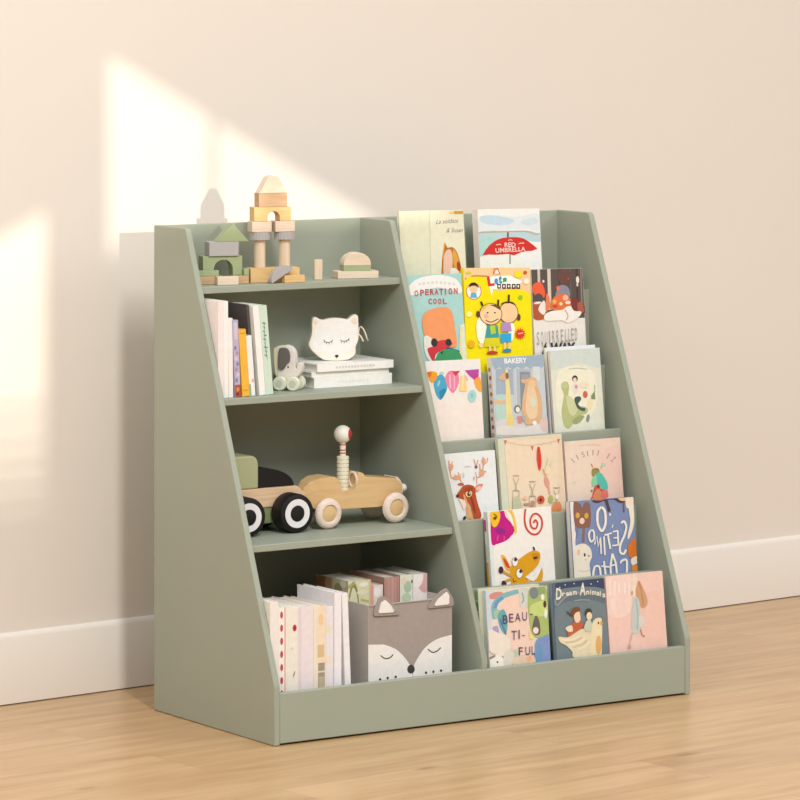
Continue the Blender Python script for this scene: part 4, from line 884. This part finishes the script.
# ------------------------------------------------------------------ toy cars on the third shelf
S3 = SHZ[2]+0.0003
def wheel(parent, x, y, z, r, th, s, tyre, ring, hub, rr=0.73, rh=0.42, tn='tyre'):
    """a toy wheel on an axle along y; s = -1 faces the front"""
    M = Matrix.Translation((x, y, z)) @ Matrix.Rotation(PI/2*(1 if s < 0 else -1), 4, 'X')
    bm = bmesh.new(); lathe(bm, [(0, -th), (r*0.9, -th), (r, -th*0.85), (r, -th*0.15), (r*0.97, -0.0012), (r*0.9, 0.0), (0, 0)], 40, M); w_ = obj('wheel', bm, tyre, parent)
    bm = bmesh.new(); lathe(bm, [(r*rh, 0.0), (r*rh, 0.0006), (r*rr, 0.0006), (r*rr, 0.0)], 40, M); obj('ring', bm, ring, w_)
    bm = bmesh.new(); lathe(bm, [(0, 0.0004), (r*rh*0.9, 0.0004), (r*rh, -0.0004)], 32, M); obj('hub', bm, hub, w_)
BLK = mat('black_rubber', (24, 22, 22), rough=0.55, var=0.1); WHT = mat('white_paint', (232, 229, 232), rough=0.45, var=0.02); CABG = mat('cab_green', (171, 174, 136), rough=0.5, var=0.03)
TR = thing('toy_truck', 'toy truck with black and white wheels and green cab behind the side panel', 'toy car', (0.108, 0.245, S3))
for wx in (-0.0435, 0.060):
    wheel(TR, wx, -0.055, 0.036, 0.036, 0.038, -1, BLK, WHT, BLK); wheel(TR, wx, 0.089, 0.036, 0.036, 0.038, 1, BLK, WHT, BLK)
bm = bmesh.new(); prism(bm, [(-0.080, 0.046), (-0.080, 0.081), (0.084, 0.081), (0.100, 0.068), (0.100, 0.046)], -0.0165, 0.0505, 'y'); obj('bed', bm, wood('bed_wood', (228, 200, 168), (214, 182, 146)), TR, 0.0012)
bm = bmesh.new(); box(bm, -0.070, -0.0145, 0.016, 0.084, 0.0485, 0.0458); obj('chassis', bm, mat('chassis_green', (138, 148, 104)), TR, 0.002)
cabp = rounded([(-0.075, 0.0812), (-0.075, 0.1425), (0.003, 0.1425), (0.003, 0.0812)], [0, 0.012, 0.02, 0], 8)
bm = bmesh.new(); prism(bm, cabp, -0.0125, 0.044, 'y'); obj('cab', bm, CABG, TR, 0.0035, 3)
fen = [(0.0035, 0.0812)]+[(0.0035+0.079*math.sin(PI/2*q/14), 0.0812+0.0365*math.cos(PI/2*q/14)) for q in range(15)]
bm = bmesh.new(); prism(bm, fen, -0.008, 0.040, 'y'); obj('hood', bm, BLK, TR, 0.001)
# racing car
RC = thing('toy_race_car', 'honey wooden toy race car with a ball-headed peg driver', 'toy car', (0.318, 0.243, S3))
CARW = wood('car_wood', (219, 187, 138), (209, 174, 124), scale=0.6); PINKW = wood('pale_pink_wood', (234, 219, 206), (224, 204, 188))
def cx_(P): return [(x-0.315, z-0.342) for x, z in P]
body = rounded(cx_([(0.2037, 0.4159), (0.2095, 0.392), (0.224, 0.3775), (0.268, 0.3745), (0.361, 0.3728), (0.402, 0.377), (0.4178, 0.3951), (0.4144, 0.4122), (0.399, 0.4235), (0.331, 0.4310), (0.327, 0.4375), (0.319, 0.4412), (0.314, 0.438), (0.3135, 0.418), (0.306, 0.4065), (0.290, 0.4045), (0.279, 0.411), (0.2735, 0.430), (0.262, 0.4362), (0.2348, 0.4345), (0.2155, 0.428)]), [0.006]*5+[0.006, 0.006, 0.006, 0.01, 0.003, 0.004, 0.004, 0.002, 0.004, 0.006, 0.006, 0.006, 0.006, 0.008, 0.01, 0.008], 4)
bm = bmesh.new(); prism(bm, body, -0.0265, 0.0275, 'y')
for v in bm.verts:                                                  # boat tail and slimmer nose
    a = min(1, max(0, (-0.055-v.co.x)/0.055)); b = min(1, max(0, (v.co.x-0.06)/0.045))
    v.co.y *= 1-0.62*a*a-0.22*b*b
obj('body', bm, CARW, RC, 0.004, 3)
for wx, in ((-0.0725,), (0.0765,)):
    for s, wy in ((-1, -0.044), (1, 0.046)):
        M = Matrix.Translation((wx, wy, 0.0285)) @ Matrix.Rotation(PI/2*(1 if s < 0 else -1), 4, 'X')
        bm = bmesh.new(); lathe(bm, [(0.0148, -0.0035), (0.017, 0.0), (0.022, 0.0), (0.0265, -0.003), (0.0283, -0.0075), (0.0265, -0.0125), (0.022, -0.0162), (0.0, -0.0162)], 40, M)
        wh = obj('wheel', bm, PINKW, RC)
        bm = bmesh.new(); lathe(bm, [(0, -0.0018), (0.0130, -0.0018), (0.0147, -0.0030)], 32, M); obj('hub', bm, CARW, wh)
bm = bmesh.new(); tube(bm, [(-0.0725, -0.03, 0.0285), (-0.0725, 0.031, 0.0285)], 0.004); obj('axle', bm, CARW, RC)
bm = bmesh.new(); tube(bm, [(0.0765, -0.03, 0.0285), (0.0765, 0.031, 0.0285)], 0.004); obj('axle', bm, CARW, RC)
bm = bmesh.new(); lathe(bm, [(0, 0.0)]+[(0.0078*math.sin(PI*q/12), 0.0078-0.0078*math.cos(PI*q/12)) for q in range(1, 12)]+[(0, 0.0156)], 24, Matrix.Translation((0.1015, -0.012, 0.061)) @ Matrix.Rotation(PI/2, 4, 'Y')); obj('headlight', bm, WHT, RC)
bm = bmesh.new(); prism(bm, smooth([(0.088, 0.083), (0.094, 0.082), (0.101, 0.073), (0.104, 0.064), (0.104, 0.052), (0.1005, 0.052), (0.098, 0.066), (0.090, 0.078)]), -0.020, 0.020, 'y'); obj('grille', bm, PINKW, RC, 0.001)
# cockpit ring
bm = bmesh.new(); R_, r_ = 0.0135, 0.0024; ring = []
for q in range(28):
    a = 2*PI*q/28; c = Vector((0, R_*math.cos(a), R_*math.sin(a))); ring.append(c)
tube(bm, [v+Vector((-0.0035, -0.0135, 0.084)) for v in ring+[ring[0]]], r_, 10); obj('steering_ring', bm, PINKW, RC)
PG = thing('peg_driver', 'white ball-headed peg driver with red bands sitting in the wooden race car', 'toy', (0.3010, 0.243, S3+0.0628))
prof = []
for q in range(9):
    z0 = q*0.0072; prof += [(0.0098, z0), (0.0115, z0+0.0012), (0.0115, z0+0.0058), (0.0098, z0+0.007)]
bm = bmesh.new(); lathe(bm, prof, 28); obj('body', bm, mat('peg_cream', (230, 226, 206), var=0.02), PG)
bm = bmesh.new(); lathe(bm, [(0.0058, 0.0648), (0.0058, 0.090)], 20); nk = obj('neck', bm, mat('peg_cream', (230, 226, 206)), PG)
for z0 in (0.069, 0.0745, 0.0845):
    bm = bmesh.new(); lathe(bm, [(0.0056, z0), (0.0062, z0+0.0006), (0.0062, z0+0.0022), (0.0056, z0+0.0028)], 20); obj('band', bm, mat('band_red', (192, 84, 80)), nk)
bm = bmesh.new(); lathe(bm, [(0, 0.0885)]+[(0.0168*math.sin(PI*q/16), 0.1052-0.0168*math.cos(PI*q/16)) for q in range(1, 16)]+[(0, 0.122)], 32); hd = obj('head', bm, mat('ball_white', (238, 235, 228), rough=0.35), PG)
bm = bmesh.new(); lathe(bm, [(0.0, 0.01705)]+[(0.01705*math.sin(math.radians(q*6)), 0.01705*math.cos(math.radians(q*6))) for q in range(1, 7)], 20, Matrix.Translation((0, 0, 0.1052)) @ Vector((0.64, -0.77, 0.03)).to_track_quat('Z', 'Y').to_matrix().to_4x4()); obj('red_patch', bm, mat('patch_red', (178, 62, 62)), hd)

# ------------------------------------------------------------------ bottom compartment
SB = 0.030; G4 = 'books upright in the bottom compartment'; Y4 = 0.034
upright('thin cream book at the far left of the bottom compartment', 0.0127, Y4, SB, 0.0166, 0.2195, 0.14, 0.0, '#efeae4', group=G4)
def straw(A):
    A.R(0.86, 0, 1, 1, '#d99a90')
    for q in range(8):
        y = 0.065+q*0.112; A.E(0.45, y, 0.2, 0.03, '#c2545e'); A.E(0.45, y-0.022, 0.1, 0.008, '#8a5a4c')
upright('book with a row of strawberries down its white spine', 0.0296, Y4, SB, 0.0150, 0.208, 0.14, 0.0, '#f3ede7', '#f5f0ea', art=straw, group=G4)
def redberry(A):
    A.E(0.72, 0.185, 0.16, 0.03, '#c8424c'); A.E(0.72, 0.185, 0.08, 0.012, '#8e2c30'); A.L([(0.75, 0.56), (0.6, 0.6)], 0.03, '#8f8a80'); A.E(0.5, 0.36, 0.14, 0.012, '#e0dccd'); A.E(0.45, 0.82, 0.14, 0.012, '#cfd6c0')
upright('cream book with one small red berry on its spine', 0.0449, Y4, SB, 0.0262, 0.2075, 0.14, 0.0, '#f0ebe1', '#efeadf', art=redberry, group=G4)
upright('thick plain lilac-pink book in the bottom compartment', 0.0714, Y4, SB, 0.0323, 0.2050, 0.14, 0.0, '#eae1e3', '#ebe2e5', art=lambda A: (A.R(0.05, 0, 0.2, 1, '#e4d6d8'),), group=G4)
def peach(A):
    A.R(0, 0, 0.28, 1, '#efe6d2'); A.R(0.32, 0.34, 0.85, 0.45, '#dcc096'); A.R(0.36, 0.50, 0.9, 0.76, '#a89a86')
    A.R(0.36, 0.57, 0.9, 0.585, '#e0d6c4'); A.R(0.42, 0.62, 0.85, 0.73, '#bfb19c'); A.E(0.6, 0.12, 0.2, 0.05, '#f0cda8')
upright('peach spined book with a small grey picture panel', 0.1040, Y4, SB, 0.0260, 0.2035, 0.14, 0.0, '#f1dfc6', '#f1dfc6', art=peach, group=G4)
def spots(A):
    for y, c in ((0.2, '#ece4c8'), (0.48, '#efe2cc'), (0.74, '#efd2bc'), (0.92, '#ebe6da')): A.E(0.35, y, 0.42, 0.04, c)
upright('pale book with soft pastel spots on its spine', 0.1303, Y4, SB, 0.0154, 0.2015, 0.14, 0.0, '#ebe7ec', '#eae5eb', art=spots, group=G4)
upright('tall white book rising above its neighbours in the bottom compartment', 0.1462, Y4-0.003, SB, 0.0150, 0.2250, 0.125, 0.0, '#eeebf0', '#f0edf2', group=G4)
upright('thin white book leaning beside the fox-face storage box', 0.1713, Y4-0.003, SB, 0.0125, 0.2225, 0.10, 2.4, '#f0eef0', '#f1eff1', group=G4)
# storage box with a sleeping fox face
BXW, BXD, BXH = 0.1838, 0.215, 0.192
BX = thing('storage_box', 'grey-brown felt storage box with a sleeping fox face and ears', 'storage box', (0.2310, 0.050, SB+0.0003))
bm = newbm(); t_ = 0.004
SIDE = '#c4bdb5'; FELT = '#a79c97'
paint(bm, box(bm, 0, 0, 0, BXW, t_, BXH), SIDE); paint(bm, box(bm, 0, BXD-t_, 0, BXW, BXD, BXH), SIDE)
paint(bm, box(bm, 0, t_, 0, t_, BXD-t_, BXH), SIDE); paint(bm, box(bm, BXW-t_, t_, 0, BXW, BXD-t_, BXH), SIDE); paint(bm, box(bm, t_, t_, 0, BXW-t_, BXD-t_, t_), SIDE)
A = Art((205, 281), (720, 236), (720, 691), BXW, BXH, 0.1365)
A.R(100, 200, 760, 1200, FELT)
wf = '#f0eeeb'
A.P([(205, 516)]+smooth([(300, 516), (370, 545), (420, 590), (462, 650), (475, 700)], False)+[(475, 1000), (150, 1000), (150, 516)], wf)
A.P([(480, 1000), (478, 690)]+smooth([(478, 660), (510, 600), (560, 535), (630, 490), (725, 465)], False)+[(790, 460), (790, 1000)], wf)
A.L(smooth([(280, 582), (300, 598), (320, 602), (342, 594), (356, 578)], False), 7, '#4a4543'); A.L(smooth([(570, 550), (590, 567), (606, 571), (630, 562), (650, 543)], False), 7, '#4a4543')
A.E(466, 670, 23, 27, '#46413f'); 
for x, y in ((277, 727), (323, 720), (372, 714), (558, 694), (604, 689), (651, 684)): A.E(x, y, 7, 8, '#3f3b39')
A.L([(205, 288), (720, 243)], 5, '#8d837b', False)
ink(bm, A, lambda u, v, l: (u, -l, v)); inkobj('body', bm, BX)
FLT = mat('felt_grey', (160, 150, 145), rough=0.95, spec=0.1, var=0.05, scale=200, bump=0.3, bscale=600); FLW = mat('felt_white', (238, 234, 229), rough=0.95, spec=0.1, var=0.02, scale=200)
def fpt(P): return [A.f(p) for p in P]
for oe, ie in (([(232, 345), (238, 300), (262, 235), (285, 218), (325, 245), (370, 290), (394, 325), (385, 340)], [(258, 325), (275, 262), (300, 245), (335, 278), (362, 312), (355, 320)]),
               ([(558, 305), (590, 255), (640, 200), (682, 178), (700, 205), (722, 240), (728, 282), (715, 290)], [(596, 288), (625, 245), (680, 200), (695, 225), (695, 272), (685, 279)])):
    bm = bmesh.new(); prism(bm, rounded(fpt(oe), [0.004]*len(oe), 3), -0.0036, -0.0006, 'y'); er = obj('ear', bm, FLT, BX, 0.0008)
    bm = bmesh.new(); prism(bm, rounded(fpt(ie), [0.003]*len(ie), 3), -0.0052, -0.0037, 'y'); obj('inner_ear', bm, FLW, er, 0.0004)
# books standing in the box
G5 = 'books standing in the fox-face box'; ZX = SB+0.0003+0.0042; YX = 0.124
def olive(A):
    A.R(0, 0, 1, 1, '#d9d9b4'); A.L([(0.05, 0.14), (0.2, 0.03), (0.38, 0.08), (0.46, 0.2)], 0.05, '#8e8a5a'); A.L([(0.0, 0.05), (0.3, 0.01)], 0.03, '#b0ab72'); A.E(0.68, 0.035, 0.2, 0.018, '#f0ebdc'); A.E(0.62, 0.1, 0.24, 0.02, '#e8dfc0'); A.L([(0.55, 0.16), (0.9, 0.18)], 0.02, '#c2b878'); A.R(0.93, 0, 1, 1, '#e0b59c')
def oside(A):
    A.R(0, 0, 1, 1, '#c9c2a2'); A.R(0.6, 0, 1, 1, '#a5765a'); A.S([(0.5, 0.0), (0.7, 0.02), (0.66, 0.14), (0.5, 0.2)], '#c99a78'); A.E(0.3, 0.08, 0.12, 0.05, '#9a9468'); A.E(0.14, 0.03, 0.1, 0.03, '#e6e0cc')
upright('olive and cream patterned book at the left inside the fox box', 0.2354, YX, ZX, 0.0505, 0.2215, 0.11, 0.0, '#b9b590', '#d9d9b4', art=olive, side_art=oside, group=G5)
upright('white book with a pink blot beside the olive book in the box', 0.2862, YX, ZX, 0.0258, 0.2100, 0.11, 0.0, '#d6c6be', '#e6dad2', art=lambda A: (A.E(0.5, 0.06, 0.34, 0.04, '#f2edea'), A.R(0, 0, 0.2, 1, '#dca896')), group=G5)
upright('dusty rose book in the middle of the fox box', 0.3150, YX, ZX, 0.0325, 0.2220, 0.115, 0.0, '#b08a80', '#c0968c', art=lambda A: (A.R(0.1, 0, 0.14, 1, '#ad8076'), A.R(0.86, 0, 0.9, 1, '#ad8076'), A.R(0.5, 0, 0.6, 1, '#c8a298')), group=G5)
def leafy(A):
    A.R(0, 0, 1, 1, '#e4e6d6'); A.E(0.6, 0.1, 0.3, 0.05, '#b5cbb0'); A.E(0.3, 0.05, 0.2, 0.03, '#ead9c8'); A.E(0.5, 0.19, 0.36, 0.04, '#c0d4b8'); A.E(0.92, 0.06, 0.06, 0.015, '#7a6a5a')
upright('white and green leafy book right of the dusty rose book', 0.3490, YX, ZX, 0.0290, 0.2235, 0.11, 0.0, '#9aa49e', '#e4e6d6', art=leafy, group=G5)
upright('white book with a big pink circle at the right of the box', 0.3786, YX, ZX, 0.0315, 0.2225, 0.115, 0.0, '#dfe1da', '#f0ebe7', art=lambda A: (A.E(0.85, 0.02, 0.6, 0.14, '#dcb0b4'), A.E(0.3, 0.02, 0.42, 0.09, '#f4f0ed')), group=G5)
